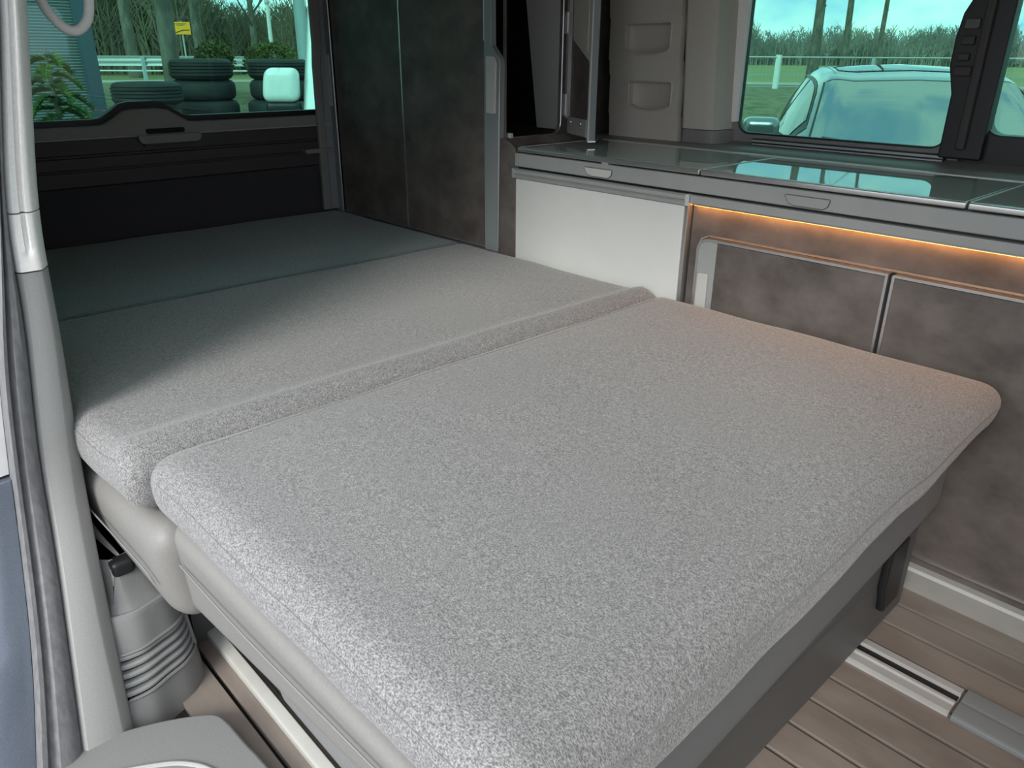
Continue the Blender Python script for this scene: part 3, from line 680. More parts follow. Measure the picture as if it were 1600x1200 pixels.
# column between wardrobe and fridge, its top rolls down to the worktop
clm = thing('filler_column', 'narrow brown stone-look column between wardrobe and white refrigerator', 'column', (-0.6, 1.6, 0))
MB().prism([(kx(-1.585), 0.0), (kx(-1.522), 0.0), (kx(-1.522), 0.765), (kx(-1.528), 0.775), (kx(-1.545), 0.788), (kx(-1.566), 0.797), (kx(-1.585), 0.797)], 'y', ky(1.432), ky(1.446)).build('column_front', 'stone_laminate', clm, bevel=0.004)
MB().prism([(kx(-1.566), 0.0), (kx(-1.522), 0.0), (kx(-1.522), 0.772), (kx(-1.534), 0.774), (kx(-1.548), 0.780), (kx(-1.558), 0.788), (kx(-1.566), 0.797)], 'y', ky(1.446), ky(1.80)).build('column_side', 'stone_laminate', clm)
# doors: silver frames
def door_frame(par, x0, x1, z0, z1, rads, w=0.005):
    MB().ring(rrect(kx(x0), kx(x1), z0, z1, rads, 6), rrect(kx(x0+w), kx(x1-w), z0+w, z1-w, [max(r-w, 0.0005) for r in rads], 6), 'y', ky(1.428), ky(1.446)).build('door_frame', 'silver', par)
dA = MB().prism(rrect(kx(-0.885), kx(-0.529), 0.105, 0.631, 0.001, 2), 'y', ky(1.432), ky(1.445)).build('door', 'stone_laminate', ki)
door_frame(dA, -0.935, -0.5235, 0.10, 0.638, [0.004, 0.002, 0.002, 0.026])
sA = MB().prism(rrect(kx(-0.931), kx(-0.886), 0.104, 0.634, [0.002, 0.001, 0.001, 0.022], 6), 'y', ky(1.431), ky(1.445)).build('handle_strip', 'fascia_grey', dA)
MB().prism(rrect(kx(-0.926), kx(-0.899), 0.44, 0.562, 0.006, 4), 'y', ky(1.426), ky(1.432)).build('door_handle', 'pale_plastic', dA, bevel=0.002)
dB = MB().prism(rrect(kx(-0.512), kx(0.10), 0.105, 0.631, 0.001, 2), 'y', ky(1.432), ky(1.445)).build('door', 'stone_laminate', ki)
door_frame(dB, -0.5165, 0.105, 0.10, 0.638, [0.004, 0.004, 0.004, 0.004])
box('door_gap', 'black_trim', ki, kx(-0.5235), kx(-0.5165), ky(1.436), ky(1.446), 0.10, 0.638)
MB().tube([(kx(-0.935), ky(1.437), 0.30), (kx(-0.938), ky(1.437), 0.615), (kx(-0.930), ky(1.437), 0.634), (kx(-0.912), ky(1.437), 0.6435), (kx(0.1), ky(1.437), 0.6435)], 0.0022, 6).build('door_surround', 'silver', ki, smooth=True)
# lower ends
# skirting along the floor, swinging out to the front
bb = MB(); sec = [(0.026, 0.0), (0.006, 0.037), (0.003, 0.041), (-0.013, 0.070), (-0.008, 0.0755), (0.04, 0.0755), (0.04, 0.0)]
xa, xb = -0.42, 0.30
def kick(x): return 1.436+0.0*(x+0.42)
n = len(sec); v = [(xa, kick(xa)+a, c) for a, c in sec]+[(xb, kick(xb)+a, c) for a, c in sec]
tag(bb.add(v, [tuple(range(n)), tuple(range(2*n-1, n-1, -1))]+[(i, i+n, (i+1) % n+n, (i+1) % n) for i in range(n)]).build('baseboard_left', 'pale_plastic', bevel=0.001), None, None, kind='structure')

# fridge drawer
fg = thing('refrigerator', 'white refrigerator front beside the wardrobe, half hidden by the mattress', 'refrigerator', (-1.24, 1.6, 0))
def gx(x): return x+1.24
box('body', 'dark_plastic', fg, gx(-1.518), gx(-0.966), -0.15, 0.14, 0.08, 0.70)
box('door', 'fridge_white', fg, gx(-1.517), gx(-0.9775), -0.171, -0.152, 0.1, 0.7005, bevel=0.002)
box('door_edge', 'silver', fg, gx(-0.9735), gx(-0.9665), -0.172, -0.152, 0.1, 0.702, bevel=0.001)
lip = [(-0.150, 0.702), (-0.176, 0.702), (-0.178, 0.710), (-0.174, 0.7115), (-0.174, 0.713), (-0.179, 0.715), (-0.178, 0.723), (-0.172, 0.726), (-0.150, 0.726)]
v = [(gx(-1.520), a, b_) for a, b_ in lip]+[(gx(-0.966), a, b_) for a, b_ in lip]; n = len(lip)
lp_ = MB().add(v, [tuple(range(n)), tuple(range(2*n-1, n-1, -1))]+[(i, i+n, (i+1) % n+n, (i+1) % n) for i in range(n)]).build('grip_lip', 'fascia_grey', fg)
box('lip_end', 'pale_plastic', lp_, gx(-0.973), gx(-0.962), -0.180, -0.150, 0.7015, 0.727, bevel=0.002)
box('lip_end', 'fascia_grey', lp_, gx(-1.524), gx(-1.514), -0.180, -0.150, 0.7015, 0.727, bevel=0.002)

# worktop with glass lids
wt = thing('worktop', 'grey kitchen worktop with hinged glass lids under the side window', 'worktop', (-0.6, 1.6, 0.72))
def tz(z): return z-0.72
box('fascia', 'fascia_grey', wt, kx(-1.512), kx(XR), ky(1.420), ky(1.755), tz(0.7325), tz(0.7665), bevel=0.003)
box('shadow_gap', 'black_trim', wt, kx(-1.510), kx(XR), ky(1.432), ky(1.75), tz(0.7265), tz(0.733))
ls = box('lower_strip', 'fascia_grey', wt, kx(-0.960), kx(XR), ky(1.420), ky(1.75), tz(0.7085), tz(0.727), bevel=0.002)
XL = [(-1.503, -0.9435), (-0.9405, -0.4215), (-0.4185, XR)]
for i, (a, c) in enumerate(XL):
    ld = thing('lid', None, None, (0, 0, 0)); ld.parent = wt
    box('lid_glass', 'counter_glass', ld, kx(a+0.003), kx(c-0.003), ky(1.430), ky(1.738), tz(0.770), tz(0.7815), bevel=0.001)
    box('lid_edge', 'silver', ld, kx(a), kx(c), ky(1.421), ky(1.4305), tz(0.770), tz(0.7812), bevel=0.0025)
    box('lid_end', 'pale_plastic', ld, kx(a), kx(a+0.0035), ky(1.4305), ky(1.738), tz(0.770), tz(0.7822))
box('lid_stop', 'fascia_grey', wt, kx(-1.215), kx(-1.195), ky(1.422), ky(1.44), tz(0.766), tz(0.771))
box('rear_strip', 'alu', wt, kx(-1.49), kx(XR), ky(1.7395), ky(1.754), tz(0.766), tz(0.7835), bevel=0.002)
for (x0, x1, m_) in ((-1.266, -1.179, 'pale_plastic'), (-0.742, -0.650, 'fascia_grey'), (-0.21, -0.12, 'fascia_grey')):
    q = [(kx(x0), tz(0.7535)), (kx(x0+0.002), tz(0.7555)), (kx(x1-0.001), tz(0.7555)), (kx(x1), tz(0.7535)), (kx(x1-0.003), tz(0.742)), (kx(x1-0.012), tz(0.7365)), (kx(x0+0.022), tz(0.7365)), (kx(x0+0.010), tz(0.740))]
    lt = MB().prism(q, 'y', ky(1.4175), ky(1.421)).build('latch', m_, wt, bevel=0.001)
    MB().tube([(x, ky(1.4185), z) for x, z in q], 0.0011, 5, closed=True).build('latch_outline', 'dark_plastic', lt)
# warm light strip under the worktop
le_ = thing('light_strip', 'glowing orange light strip under the worktop edge', 'light strip', (-0.3, 1.438, 0.706))
box('diffuser', 'led', le_, -0.655, 0.55, -0.006, 0.004, -0.0020, 0.0018)
box('light_channel', 'silver', le_, -0.657, 0.552, -0.010, -0.0062, -0.001, 0.002)

# ================================================================== OUTDOORS
def gz(x, y):
    r = math.hypot(x+1.0, y-1.0)
    t = min(1.0, max(0.0, (r-11.0)/8.0)); t = t*t*(3-2*t)
    return G+0.72*t
# ground: rings of a polar grid, three surfaces
def ring_mesh(radii, n=72):
    rows = []
    for r in radii:
        rows.append([(-1+r*math.cos(2*math.pi*k/n), 1+r*math.sin(2*math.pi*k/n), gz(-1+r*math.cos(2*math.pi*k/n), 1+r*math.sin(2*math.pi*k/n))) for k in range(n)])
    m = MB(); m.grid(rows, closed_u=True); return m
gd = thing('ground', None, None, kind='structure')
ring_mesh([0.01, 3, 6, 8, 9.5]).build('parking_lot', 'asphalt', gd, smooth=True)
ring_mesh([9.5, 11, 12, 13, 14, 15, 16, 17, 18, 19, 22, 26]).build('grass_bank', 'grass', gd, smooth=True)
ring_mesh([26, 27, 28.5]).build('track', 'path_sand', gd, smooth=True)
ring_mesh([28.5, 40, 60, 100, 180, 400]).build('meadow', 'meadow', gd, smooth=True)

# ---- parked car seen through the kitchen window
def car(loc, rz):
    t = thing('car', 'dark grey hatchback parked nose-on outside the kitchen window', 'car', loc, rz)
    ST = [  # x, ztop, ytop, ztopedge, ybelt, zbelt, ymid, zmid, ysill, zsill
        (2.12, 0.50, 0.45, 0.48, 0.55, 0.44, 0.60, 0.36, 0.55, 0.22), (2.02, 0.68, 0.60, 0.65, 0.70, 0.58, 0.75, 0.42, 0.70, 0.20), (1.45, 0.88, 0.66, 0.85, 0.80, 0.76, 0.87, 0.50, 0.84, 0.20),
        (0.85, 0.99, 0.66, 0.96, 0.82, 0.88, 0.89, 0.50, 0.86, 0.20), (0.02, 1.40, 0.555, 1.365, 0.83, 0.93, 0.90, 0.52, 0.86, 0.20), (-0.75, 1.475, 0.57, 1.42, 0.83, 0.95, 0.90, 0.52, 0.86, 0.20),
        (-1.5, 1.43, 0.56, 1.36, 0.82, 0.98, 0.90, 0.54, 0.86, 0.22), (-1.95, 1.08, 0.60, 1.03, 0.78, 0.93, 0.86, 0.56, 0.82, 0.26), (-2.08, 0.55, 0.60, 0.52, 0.72, 0.48, 0.75, 0.42, 0.72, 0.28)]
    def prof(s):
        x, a, b, c, d, e, f_, g, h, i = s
        return [Vector((x, 0, a)), Vector((x, b*0.6, a-(a-c)*0.30)), Vector((x, b, c)), Vector((x, d, e)), Vector((x, f_, g)), Vector((x, h, i))]
    rows = [prof(s) for s in ST]
    def cr(p0, p1, p2, p3, t_, k=0.7):
        m1 = (p2-p0)*0.5*k; m2 = (p3-p1)*0.5*k; t2 = t_*t_; t3 = t2*t_
        return p1*(2*t3-3*t2+1)+m1*(t3-2*t2+t_)+p2*(-2*t3+3*t2)+m2*(t3-t2)
    def along(lst, u, k=0.7):
        i = min(int(u), len(lst)-2); f = u-i
        return cr(lst[max(i-1, 0)], lst[i], lst[i+1], lst[min(i+2, len(lst)-1)], f, k)
    def SF(s, u, side=1):
        if u < 0: u = -u; side = -side
        p = along([along([r[j] for r in rows], s) for j in range(6)], u, 0.8)
        return Vector((p.x, p.y*side, p.z))
    ns = (len(ST)-1)*6; nu = 20
    m = MB(); m.grid([[SF(i/6.0, -5+10*k/(2*nu)) for k in range(2*nu+1)] for i in range(ns+1)])
    m.build('body', 'car_paint', t, smooth=True)
    def patch(name, s0, s1, u0, u1, mt, off=0.006, n1=12, n2=12, slant=0.0, par=None):
        g = []
        for i in range(n1+1):
            row = []
            for k in range(n2+1):
                u = u0+(u1-u0)*k/n2; s = s0+(s1-s0)*i/n1+slant*((u-u0)/(u1-u0))
                p = SF(s, u); e = 1e-2
                nrm = (SF(min(s+e, len(ST)-1), u)-SF(s, u)).cross(SF(s, u+e)-SF(s, u))
                nrm.normalize()
                if nrm.dot(p-Vector((0, 0, 0.6))) < 0: nrm = -nrm
                row.append(p+nrm*off)
            g.append(row)
        m = MB(); m.grid(g); return m.build(name, mt, par or t, smooth=True)
    ws = patch('windscreen', 3.10, 3.93, -1.86, 1.86, 'car_glass', 0.008, 14, 20)
    patch('screen_border', 3.06, 3.97, -1.93, 1.93, 'black_trim', 0.004, 14, 20)
    patch('sunroof', 4.35, 5.1, -1.5, 1.5, 'car_glass', 0.004)
    for sd in (-1, 1):
        patch('side_window', 3.55, 4.55, sd*2.14, sd*2.9, 'car_glass', 0.006)
        patch('side_window', 4.63, 5.5, sd*2.14, sd*2.9, 'car_glass', 0.006)
        patch('window_trim', 3.45, 5.9, sd*2.08, sd*2.97, 'black_trim', 0.003)
        mi = thing('mirror', None, None, (0.60, sd*0.89, 1.125)); mi.parent = t
        m = MB(); m.rslab([(-0.06, -0.11), (0.07, -0.10), (0.07, 0.10), (-0.06, 0.11)], -0.07, 0.07, 0.045, 6, 4); m.build('mirror_cap', 'car_paint', mi, smooth=True, merge=True)
        MB().tube([(0.0, -sd*0.09, -0.03), (0.02, -sd*0.17, -0.07)], 0.025, 8).build('mirror_arm', 'black_trim', mi, smooth=True)
        patch('headlamp', 0.95, 1.45, sd*2.15, sd*2.85, 'chrome', 0.005)
    patch('grille', 0.15, 0.75, -1.3, 1.3, 'black_trim', 0.005)
    MB().tube([SF(3.15, 1.4)+Vector((0, 0, 0.02)), SF(3.2, 0.2)+Vector((0, 0, 0.022))], 0.008, 6).build('wiper', 'black_trim', ws)
    MB().tube([SF(3.15, -0.3)+Vector((0, 0, 0.02)), SF(3.28, -1.6)+Vector((0, 0, 0.022))], 0.008, 6).build('wiper', 'black_trim', ws)
    for x in (1.32, -1.30):
        for sd in (-1, 1):
            wv = thing('wheel', None, None, (x, sd*0.80, 0.31)); wv.parent = t; wv.rotation_euler = (R_(90), 0, 0)
            MB().lathe([(0.20, -0.09), (0.29, -0.10), (0.31, -0.07), (0.31, 0.07), (0.29, 0.10), (0.20, 0.09)], n=24).build('tyre', 'tyre', wv, smooth=True)
            MB().lathe([(0.0, 0.03), (0.08, 0.05), (0.19, 0.07), (0.205, 0.09), (0.205, -0.09), (0.0, -0.06)], n=24).build('rim', 'galvanised', wv, smooth=True)
    return t
car((-2.0-0.02*0.5, 5.30, G), R_(-60))

# ---- white van behind the tyre stacks, only its nose edge and mirror show
vn = thing('delivery_van', 'white van with a large door mirror at the right of the rear window', 'van', (-4.66, 3.58, G), R_(-38))
prof = [(-1.2, 0.25), (1.35, 0.25), (1.42, 0.5), (1.38, 0.85), (1.05, 1.02), (0.55, 1.12), (-0.15, 1.92), (-0.4, 1.98), (-1.2, 1.98)]
MB().prism(prof, 'y', -0.85, 0.85).build('body', 'van_white', vn, bevel=0.05, seg=3)
MB().prism([(0.44, 1.16), (-0.14, 1.83), (-0.55, 1.83), (-0.55, 1.16)], 'y', -0.862, -0.845).build('side_window', 'car_glass', vn, bevel=0.003)
MB().prism([(0.44, 1.16), (-0.14, 1.83), (-0.55, 1.83), (-0.55, 1.16)], 'y', 0.845, 0.862).build('side_window', 'car_glass', vn, bevel=0.003)
MB().add([(0.56, -0.76, 1.14), (0.56, 0.76, 1.14), (-0.12, 0.70, 1.91), (-0.12, -0.70, 1.91), (0.50, -0.76, 1.14), (0.50, 0.76, 1.14), (-0.18, 0.70, 1.91), (-0.18, -0.70, 1.91)], [(0, 1, 2, 3), (7, 6, 5, 4), (0, 4, 5, 1), (1, 5, 6, 2), (2, 6, 7, 3), (3, 7, 4, 0)]).build('windscreen', 'car_glass', vn)
for x in (0.95, -0.95):
    for sd in (-1, 1):
        wv = thing('wheel', None, None, (x, sd*0.74, 0.32)); wv.parent = vn; wv.rotation_euler = (R_(90), 0, 0)
        MB().lathe([(0.20, -0.1), (0.30, -0.11), (0.32, -0.08), (0.32, 0.08), (0.30, 0.11), (0.20, 0.1)], n=20).build('tyre', 'tyre', wv, smooth=True)
        MB().lathe([(0.0, 0.05), (0.19, 0.07), (0.205, 0.1), (0.205, -0.1), (0.0, -0.05)], n=20).build('rim', 'galvanised', wv, smooth=True)
mi = thing('mirror', None, None, (0.36, -1.0, 1.30)); mi.parent = vn
def fm(o, u, t, h):
    o = o.copy(); o.y += 0.03*h*h*(1 if t < 0.5 else 0.2); return o
MB().rslab([(-0.06, -0.13), (0.09, -0.11), (0.09, 0.11), (-0.06, 0.12)], -0.07, 0.14, 0.05, 8, 5, fm).build('mirror_cap', 'van_white', mi, smooth=True, merge=True)
MB().rslab([(-0.06, -0.12), (0.07, -0.10), (0.07, 0.12), (-0.06, 0.13)], -0.14, -0.065, 0.03, 6, 4).build('mirror_base', 'black_trim', mi, smooth=True, merge=True)
MB().tube([(0, 0.08, -0.10), (0, 0.2, -0.12)], 0.04, 8).build('mirror_arm', 'black_trim', mi, smooth=True)

# ---- tyres, every one a thing
def tyre_mesh(kind):
    m = MB(); R0, W = 0.33, 0.205
    pr = [(0.20, 0.012), (0.215, 0.0), (0.27, -0.002), (0.305, 0.012), (0.322, 0.035)]
    if kind == 0:
        for k in range(4):
            z = 0.042+k*0.032; pr += [(R0, z), (R0, z+0.021), (R0-0.016, z+0.022), (R0-0.016, z+0.031)]
    else:
        pr += [(R0, 0.05), (R0+0.002, 0.10), (R0, 0.155)]
    pr += [(0.322, W-0.035), (0.305, W-0.012), (0.27, W+0.002), (0.215, W), (0.20, W-0.012)]
    m.lathe(pr, n=36, closed=True); return m
proto = [tyre_mesh(0).build('tyre', 'tyre', smooth=True), tyre_mesh(1).build('tyre', 'tyre', smooth=True)]
used = [False, False]
def tyre_at(x, y, z, kind, label, tilt=0.0):
    if not used[kind]: o = proto[kind]; used[kind] = True
    else: o = proto[kind].copy(); COL.objects.link(o)
    o.location = (x, y, z); o.rotation_euler = (tilt, tilt*0.6, rnd.uniform(0, 6))
    tag(o, label, 'tyre', 'stacked tyres outside the rear window')
ORD = ['lowest', 'second', 'third', 'fourth', 'fifth', 'sixth', 'seventh']
for (nm, x, y, cnt, kinds) in (('middle tyre stack', -8.90, 3.66, 7, (1, 1, 1, 1, 1, 1, 0)), ('right tyre stack', -8.57, 4.40, 7, (1, 1, 1, 1, 1, 1, 0)), ('low left tyre stack', -8.42, 2.86, 6, (1, 1, 1, 1, 1, 0))):
    for k in range(cnt):
        tyre_at(x+rnd.uniform(-0.035, 0.035), y+rnd.uniform(-0.035, 0.035), G+0.003+k*0.2105, kinds[k], 'dark rubber tyre, %s from the ground in the %s' % (ORD[k], nm) if k else 'dark rubber tyre lying on the ground under the %s' % nm)

# ---- corrugated hall with blue corner post
hb = thing('corrugated_hall', 'hall clad in ribbed grey sheet metal with dark blue corner post', 'building', (-10.2, 3.0, G))
nr = 150; pr = []
for k in range(nr*4+1):
    z = 0.0+4.6*k/(nr*4); pr.append((0.010*math.sin(2*math.pi*k/4.0+0.4), z))
m = MB(); m.grid([[(a, -7.0, z) for a, z in pr], [(a, -0.10, z) for a, z in pr]]); m.build('front_cladding', 'sheet_metal', hb, smooth=True)
m = MB(); m.grid([[(-0.1, a-0.08, z) for a, z in pr], [(-9.0, a-0.08, z) for a, z in pr]]); m.build('side_cladding', 'sheet_metal', hb, smooth=True)
box('corner_post', 'corner_blue', hb, -0.16, 0.03, -0.17, 0.0, 0.0, 4.7, bevel=0.004)
box('cladding_joint', 'corner_blue', hb, -0.02, 0.022, -7.0, -0.17, 0.78, 0.81)
box('roof_edge', 'corner_blue', hb, -9.1, 0.1, -7.1, 0.05, 4.6, 4.8)
MB().box(-9.0, -0.03, -7.0, -0.1, 0, 4.6).build('inner_wall', 'corner_blue', hb)

# ---- fir by the hall
fir = thing('fir_tree', 'small green fir with drooping branches in front of the ribbed hall', 'fir', (-5.6, 1.36, G))
m = MB(); m.tube([(0, 0, 0), (0.02, 0, 1.55)], [0.045, 0.006], 8); m.build('trunk', 'bark', fir, smooth=True)
rf = random.Random(3)
m = MB()
for k in range(64):
    h = 0.15+1.38*k/64; L_ = (1.62-h)*0.46+0.06; an = k*2.39996+rf.uniform(-.2, .2)
    d = Vector((math.cos(an), math.sin(an), 0)); up = 0.22
    pts = [Vector((0, 0, h))+d*L_*t+Vector((0, 0, up*L_*t-0.75*L_*t*t)) for t in (0, .25, .5, .75, 1)]
    m.tube(pts, [0.008, 0.006, 0.005, 0.003, 0.001], 4)
    sd = Vector((-d.y, d.x, 0))
    for t in range(2, 44):
        f = t/44.0; i = min(int(f*4), 3); p = pts[i].lerp(pts[i+1], f*4-i)
        for s_ in (-1, 1, 0.5, -0.5):
            q = p+(sd*s_*0.9+d*0.7+Vector((0, 0, rf.uniform(-0.35, 0.55)))).normalized()*rf.uniform(0.035, 0.075)*(1.15-f*0.5)
            ww = d.cross(Vector((0, 0, 1)))*0.0; e = Vector((0, 0, 0.0045))
            m.add([p-e+d*0.004, p+e-d*0.004, q], [(0, 1, 2)])
m.build('needles', 'needle', fir)

# ---- bare trees
def bare_tree(name, label, loc, h, r, seed, lean=(0, 0), fork=0.55, depth=4, group=None, knots=0):
    t = thing(name, label, 'tree', loc, 0, group); rg_ = random.Random(seed)
    tr_ = MB(); bm_ = MB()
    pts = []; n = 9
    for i in range(n+1):
        f = i/n; pts.append(Vector((lean[0]*f*h+0.02*h*math.sin(f*5+seed)*0.35, lean[1]*f*h+0.02*h*math.cos(f*4+seed)*0.3, h*f-0.1)))
    rad = [r*(1.25 if i == 0 else (1-0.75*i/n)) for i in range(n+1)]
    tr_.tube(pts, rad, 12)
    for k in range(knots):
        i = rg_.randrange(1, n-2); p = pts[i].lerp(pts[i+1], rg_.random()); an = rg_.uniform(0, 6.28)
        d = Vector((math.cos(an), math.sin(an), 0.2)); tr_.tube([p+d*rad[i]*0.4, p+d*rad[i]*1.12], [rad[i]*0.6, rad[i]*0.25], 6)
    def grow(p, d, L_, rr, lev):
        q = p; dd_ = d.copy(); seg = [p]; rs = [rr]
        for k in range(4):
            dd_ = (dd_+Vector((rg_.uniform(-.25, .25), rg_.uniform(-.25, .25), rg_.uniform(-.05, .22)))).normalized()
            q = q+dd_*L_/4; seg.append(q); rs.append(rr*(1-0.2*(k+1)))
        bm_.tube(seg, rs, 5 if lev < 2 else 3, cap=False)
        if lev < depth:
            for k in range(rg_.choice((3, 4)) if lev < 3 else 3):
                i = rg_.choice((1, 2, 3, 4)); ax = Vector((rg_.uniform(-1, 1), rg_.uniform(-1, 1), rg_.uniform(-.2, .8)))
                grow(seg[i], (dd_*0.7+ax.normalized()*0.9).normalized(), L_*rg_.uniform(.5, .75), rs[i]*0.62, lev+1)
    for k in range(9):
        f = fork+(0.97-fork)*k/9; i = min(int(f*n), n-1); p = pts[i].lerp(pts[i+1], f*n-i); an = k*2.4+seed
        grow(p, Vector((math.cos(an), math.sin(an), 0.75)).normalized(), h*0.30*(1.25-f*0.6), rad[i]*0.45, 1)
    tr_.build('trunk', 'bark', t, smooth=True); bm_.build('branches', 'twig', t, smooth=True)
    return t
FD = Vector((0.682, 0.732, 0))
tg = 'bare roadside trees beyond the fence'
bare_tree('bare_tree', 'thick bare trunk left of the hatchback, nearest tree beyond the fence', (-11.6, 22.6, gz(-11.6, 22.6)), 9.5, 0.155, 1, (0.0, 0.0), 0.5, 3, tg, 6)
bare_tree('bare_tree', 'middle bare trunk rising above the hatchback roof', (-13.3, 28.2, gz(-13.3, 28.2)), 9.0, 0.125, 2, (0.0, 0.0), 0.5, 3, tg, 5)
bare_tree('bare_tree', 'slimmest bare trunk, farthest right above the hatchback roof', (-14.2, 33.2, gz(-14.2, 33.2)), 9.0, 0.11, 3, (0.0, 0.0), 0.5, 3, tg, 4)
bare_tree('bare_tree', 'mottled bare tree trunk standing left of the middle tyre stack', (-9.87, 3.71, G), 9.5, 0.115, 11, (-0.01, -0.008), 0.68, 3, None, 14)
tg = 'bare trees at the edge of the wood'
bare_tree('bare_tree', 'dark bare tree just right of the hall corner at the wood edge', (-30.5, 10.2, 0.2), 8.5, 0.22, 21, (0, 0), 0.28, 4, tg)
bare_tree('bare_tree', 'bare tree rising between the thin pole and the lamp post', (-27.2, 15.0, 0.2), 9.0, 0.22, 24, (0, 0), 0.34, 4, tg)
bare_tree('bare_tree', 'spreading bare tree above the yellow sign at the wood edge', (-31.0, 12.8, 0.2), 8.0, 0.18, 27, (0, 0), 0.3, 4, tg)
bare_tree('bare_tree', 'bare tree above the middle tyre stack at the wood edge', (-29.6, 14.3, 0.2), 6.0, 0.14, 31, (0, 0), 0.3, 4, tg)

# ---- thickets that nobody could count
def thicket(name, label, a0, a1, r0, r1, n, hmin, hmax, wd, material, seed, hf=lambda a: 1.0):
    rg_ = random.Random(seed); m = MB()
    for k in range(n):
        a = R_(rg_.uniform(a0, a1)); r = rg_.uniform(r0, r1); x, y = r*math.cos(a), r*math.sin(a); z = gz(x, y)-0.1
        h = rg_.uniform(hmin, hmax)*hf(math.degrees(a))*(0.75+0.5*(noise.noise(Vector((a*30, seed, 0)))*0.5+0.5))
        tx = Vector((-math.sin(a), math.cos(a), 0))
        b0 = Vector((x, y, z)); ln = rg_.uniform(-.12, .12)
        def spike(p, q, ww):
            m.add([p-tx*ww*0.5, p+tx*ww*0.5, q+tx*ww*0.12, q-tx*ww*0.12], [(0, 1, 2, 3)])
        top_ = b0+tx*ln*h+Vector((0, 0, h)); spike(b0, top_, wd)
        for j in range(9):
            f = rg_.uniform(.15, .95); p = b0.lerp(top_, f); sg_ = rg_.choice((-1, 1))
            L_ = h*rg_.uniform(.18, .42)*(1.25-f); q = p+tx*sg_*L_*rg_.uniform(.35, .9)+Vector((0, 0, L_))
            spike(p, q, wd*0.6)
            for i in range(2):
                g = rg_.uniform(.3, .9); p2 = p.lerp(q, g); L2 = L_*0.55; q2 = p2+tx*rg_.uniform(-.8, .8)*L2+Vector((0, 0, L2*rg_.uniform(.5, 1)))
                spike(p2, q2, wd*0.4)
    # low undergrowth mounds
    for k in range(int(n*0.10)):
        a = R_(rg_.uniform(a0, a1)); r = rg_.uniform((r0+r1)/2, r1+2); x, y = r*math.cos(a), r*math.sin(a); z = gz(x, y)
        rad = rg_.uniform(.8, 1.6)*hmax/4.5; hh = rg_.uniform(.45, .8)*hmin
        pr = [(rad*math.cos(t*math.pi/2/5)*(1+rg_.uniform(-.12, .12)), hh*math.sin(t*math.pi/2/5)) for t in range(6)]
        o = len(m.v); m.lathe(pr, (x, y, z-0.1), 9)
        for i in range(o, len(m.v)):
            p = Vector(m.v[i]); d = noise.noise(p*1.7)*0.3; m.v[i] = (p.x+d, p.y+d, p.z+d*0.8)
    return tag(m.build(name, material), label, 'thicket', None, 'stuff')
thicket('wood_thicket', 'dense leafless wood behind the guard rail outside the rear window', 146, 172, 36, 47, 2200, 3.0, 6.4, 0.075, 'thicket', 5, lambda a: 0.48+0.62*min(1, max(0, (a-156)/5)))
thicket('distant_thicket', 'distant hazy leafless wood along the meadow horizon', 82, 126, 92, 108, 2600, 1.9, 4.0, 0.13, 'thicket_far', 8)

# ---- guard rail, sign, poles, bushes
gr = thing('guard_rail', 'steel guard rail on posts in front of the wood', 'guard rail', (-27.0, 11.5, 0.2))
ga, gb = Vector((-29.5, 7.8, 0)), Vector((-23.8, 16.0, 0)); go = Vector((-27.0, 11.5, 0)); gd_ = (gb-ga).normalized(); gn = Vector((-gd_.y, gd_.x, 0))
rows = []
for (o, z) in ((0.0, 0.42), (0.06, 0.47), (0.06, 0.53), (0.0, 0.575), (0.06, 0.62), (0.06, 0.68), (0.0, 0.73)):
    rows.append([ga-go-gd_*8+gn*o+Vector((0, 0, z)), gb-go+gd_*8+gn*o+Vector((0, 0, z))])
m = MB(); m.grid(rows); ro = m.build('rail', 'galvanised', gr, smooth=True); ro.modifiers.new('thick', 'SOLIDIFY').thickness = 0.012
for k in range(9):
    p = ga-go+gd_*(-4+2.1*k); MB().box(-0.05, 0.05, -0.05, 0.05, -0.1, 0.70).build('post', 'lamp_paint', gr).location = p
MB().tube([ga-go-gd_*8+Vector((0, 0, 0.28)), gb-go+gd_*8+Vector((0, 0, 0.28))], 0.025, 6).build('lower_bar', 'post_white', gr)

sg = thing('road_sign', 'yellow road sign on a thin post in front of the wood', 'sign', (-26.6, 10.5, 0.2), R_(-30))
MB().tube([(-0.02, 0, -0.05), (-0.02, 0, 1.75)], 0.025, 8).build('post', 'galvanised', sg, smooth=True)
bd = box('board', 'sign_yellow', sg, 0.01, 0.03, -0.26, 0.26, 1.36, 1.72, bevel=0.01)
for (y0, y1, z0, z1) in ((-0.20, 0.16, 1.655, 1.675), (-0.14, 0.08, 1.62, 1.636)): box('lettering', 'sign_dark', bd, 0.030, 0.033, y0, y1, z0, z1)
MB().prism([(-0.20, 1.42), (-0.18, 1.40), (0.04, 1.47), (0.22, 1.475), (0.24, 1.50), (0.02, 1.50)], 'x', 0.030, 0.033).build('route_arrow', 'sign_dark', bd)

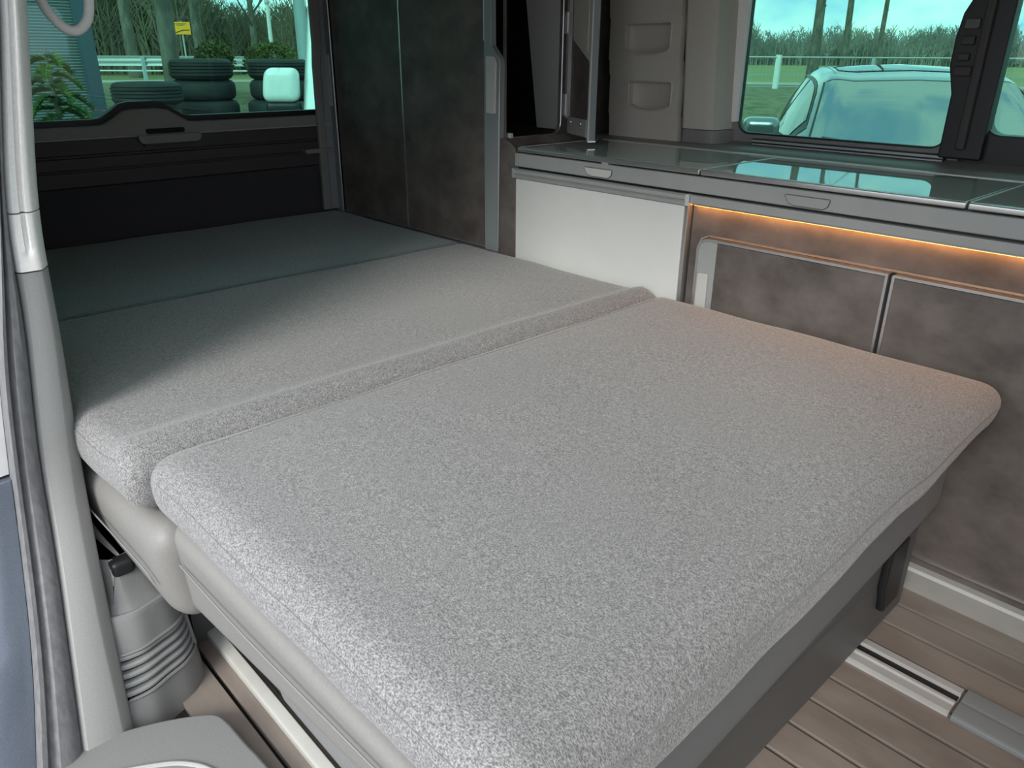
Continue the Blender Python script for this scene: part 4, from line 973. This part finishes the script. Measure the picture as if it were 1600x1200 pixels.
lpst = thing('lamp_post', 'thick pale lamp post beside the right tyre stack', 'lamp post', (-10.35, 5.72, G))
MB().tube([(0, 0, 0), (0, 0, 1.2), (-0.02, -0.02, 6.5)], [0.10, 0.085, 0.05], 16).build('pole', 'lamp_paint', lpst, smooth=True)
MB().tube([(-0.02, -0.02, 6.45), (0.4, 0.2, 6.7), (0.9, 0.5, 6.72)], [0.05, 0.045, 0.04], 10).build('arm', 'lamp_paint', lpst, smooth=True)
MB().rslab([(0.8, 0.38), (1.4, 0.38), (1.4, 0.62), (0.8, 0.62)], 6.66, 6.78, 0.04, 4, 3).build('lamp_head', 'galvanised', lpst, smooth=True, merge=True)
po = thing('thin_pole', 'thin white pole rising behind the right tyre stack', 'pole', (-20.6, 10.45, gz(-20.6, 10.45)))
MB().tube([(0, 0, -0.1), (0, 0, 7.0)], [0.055, 0.035], 10).build('shaft', 'post_white', po, smooth=True)
MB().lathe([(0.06, 0), (0.062, 0.02), (0.062, 0.08), (0.055, 0.1)], (0, 0, 2.0), 12).build('clamp', 'galvanised', po, smooth=True)

def bush(label, loc, rx, rz_, seed):
    t = thing('clipped_bush', label, 'bush', loc, 0, 'clipped bushes in front of the guard rail'); rg_ = random.Random(seed); m = MB()
    MB().tube([(0, 0, -0.05), (0.03, 0, 0.45)], 0.04, 6).build('stem', 'bark', t, smooth=True)
    for k in range(2600):
        u = rg_.uniform(-1, 1); a = rg_.uniform(0, 6.283); s_ = math.sqrt(1-u*u); rr = rg_.uniform(0.72, 1.03)
        p = Vector((s_*math.cos(a)*rx*rr, s_*math.sin(a)*rx*rr, 0.3+rz_+u*rz_*rr))
        d = Vector((rg_.uniform(-1, 1), rg_.uniform(-1, 1), rg_.uniform(-.3, 1))).normalized()*0.09; e = d.cross(Vector((rg_.uniform(-1, 1), rg_.uniform(-1, 1), .3))).normalized()*0.022
        m.add([p-e, p+e, p+d], [(0, 1, 2)])
    m.build('foliage', 'bush', t)
bush('smaller clipped green bush above the middle tyre stack', (-17.6, 7.55, gz(-17.6, 7.55)), 0.40, 0.40, 1)
bush('wider clipped green bush above the right tyre stack', (-16.9, 8.55, gz(-16.9, 8.55)), 0.58, 0.40, 2)

# ---- wire fence on the bank outside the kitchen window
fe = thing('wire_fence', 'wire mesh fence with white posts in front of the meadow', 'fence', (-11.6, 20.75, 0.2))
for k in range(-3, 8):
    p = FD*(k*2.6)
    big = (k == 0)
    MB().box(-0.06 if big else -0.035, 0.06 if big else 0.035, -0.05, 0.05, -0.1, 0.86 if big else 0.82).build('post', 'post_white' if big else 'galvanised', fe).location = p
for z in (0.80, 0.35, 0.05):
    MB().tube([FD*-8+Vector((0, 0, z)), FD*19+Vector((0, 0, z))], 0.022 if z > 0.7 else 0.008, 5).build('rail_wire', 'galvanised', fe)
m = MB()
for k in range(-80, 190):
    p = FD*(k*0.1); m.tube([p+Vector((0, 0, 0.04)), p+Vector((0, 0, 0.8))], 0.0022, 3, cap=False)
tag(m.build('mesh_wires', 'galvanised', fe), None, None, None, 'stuff')
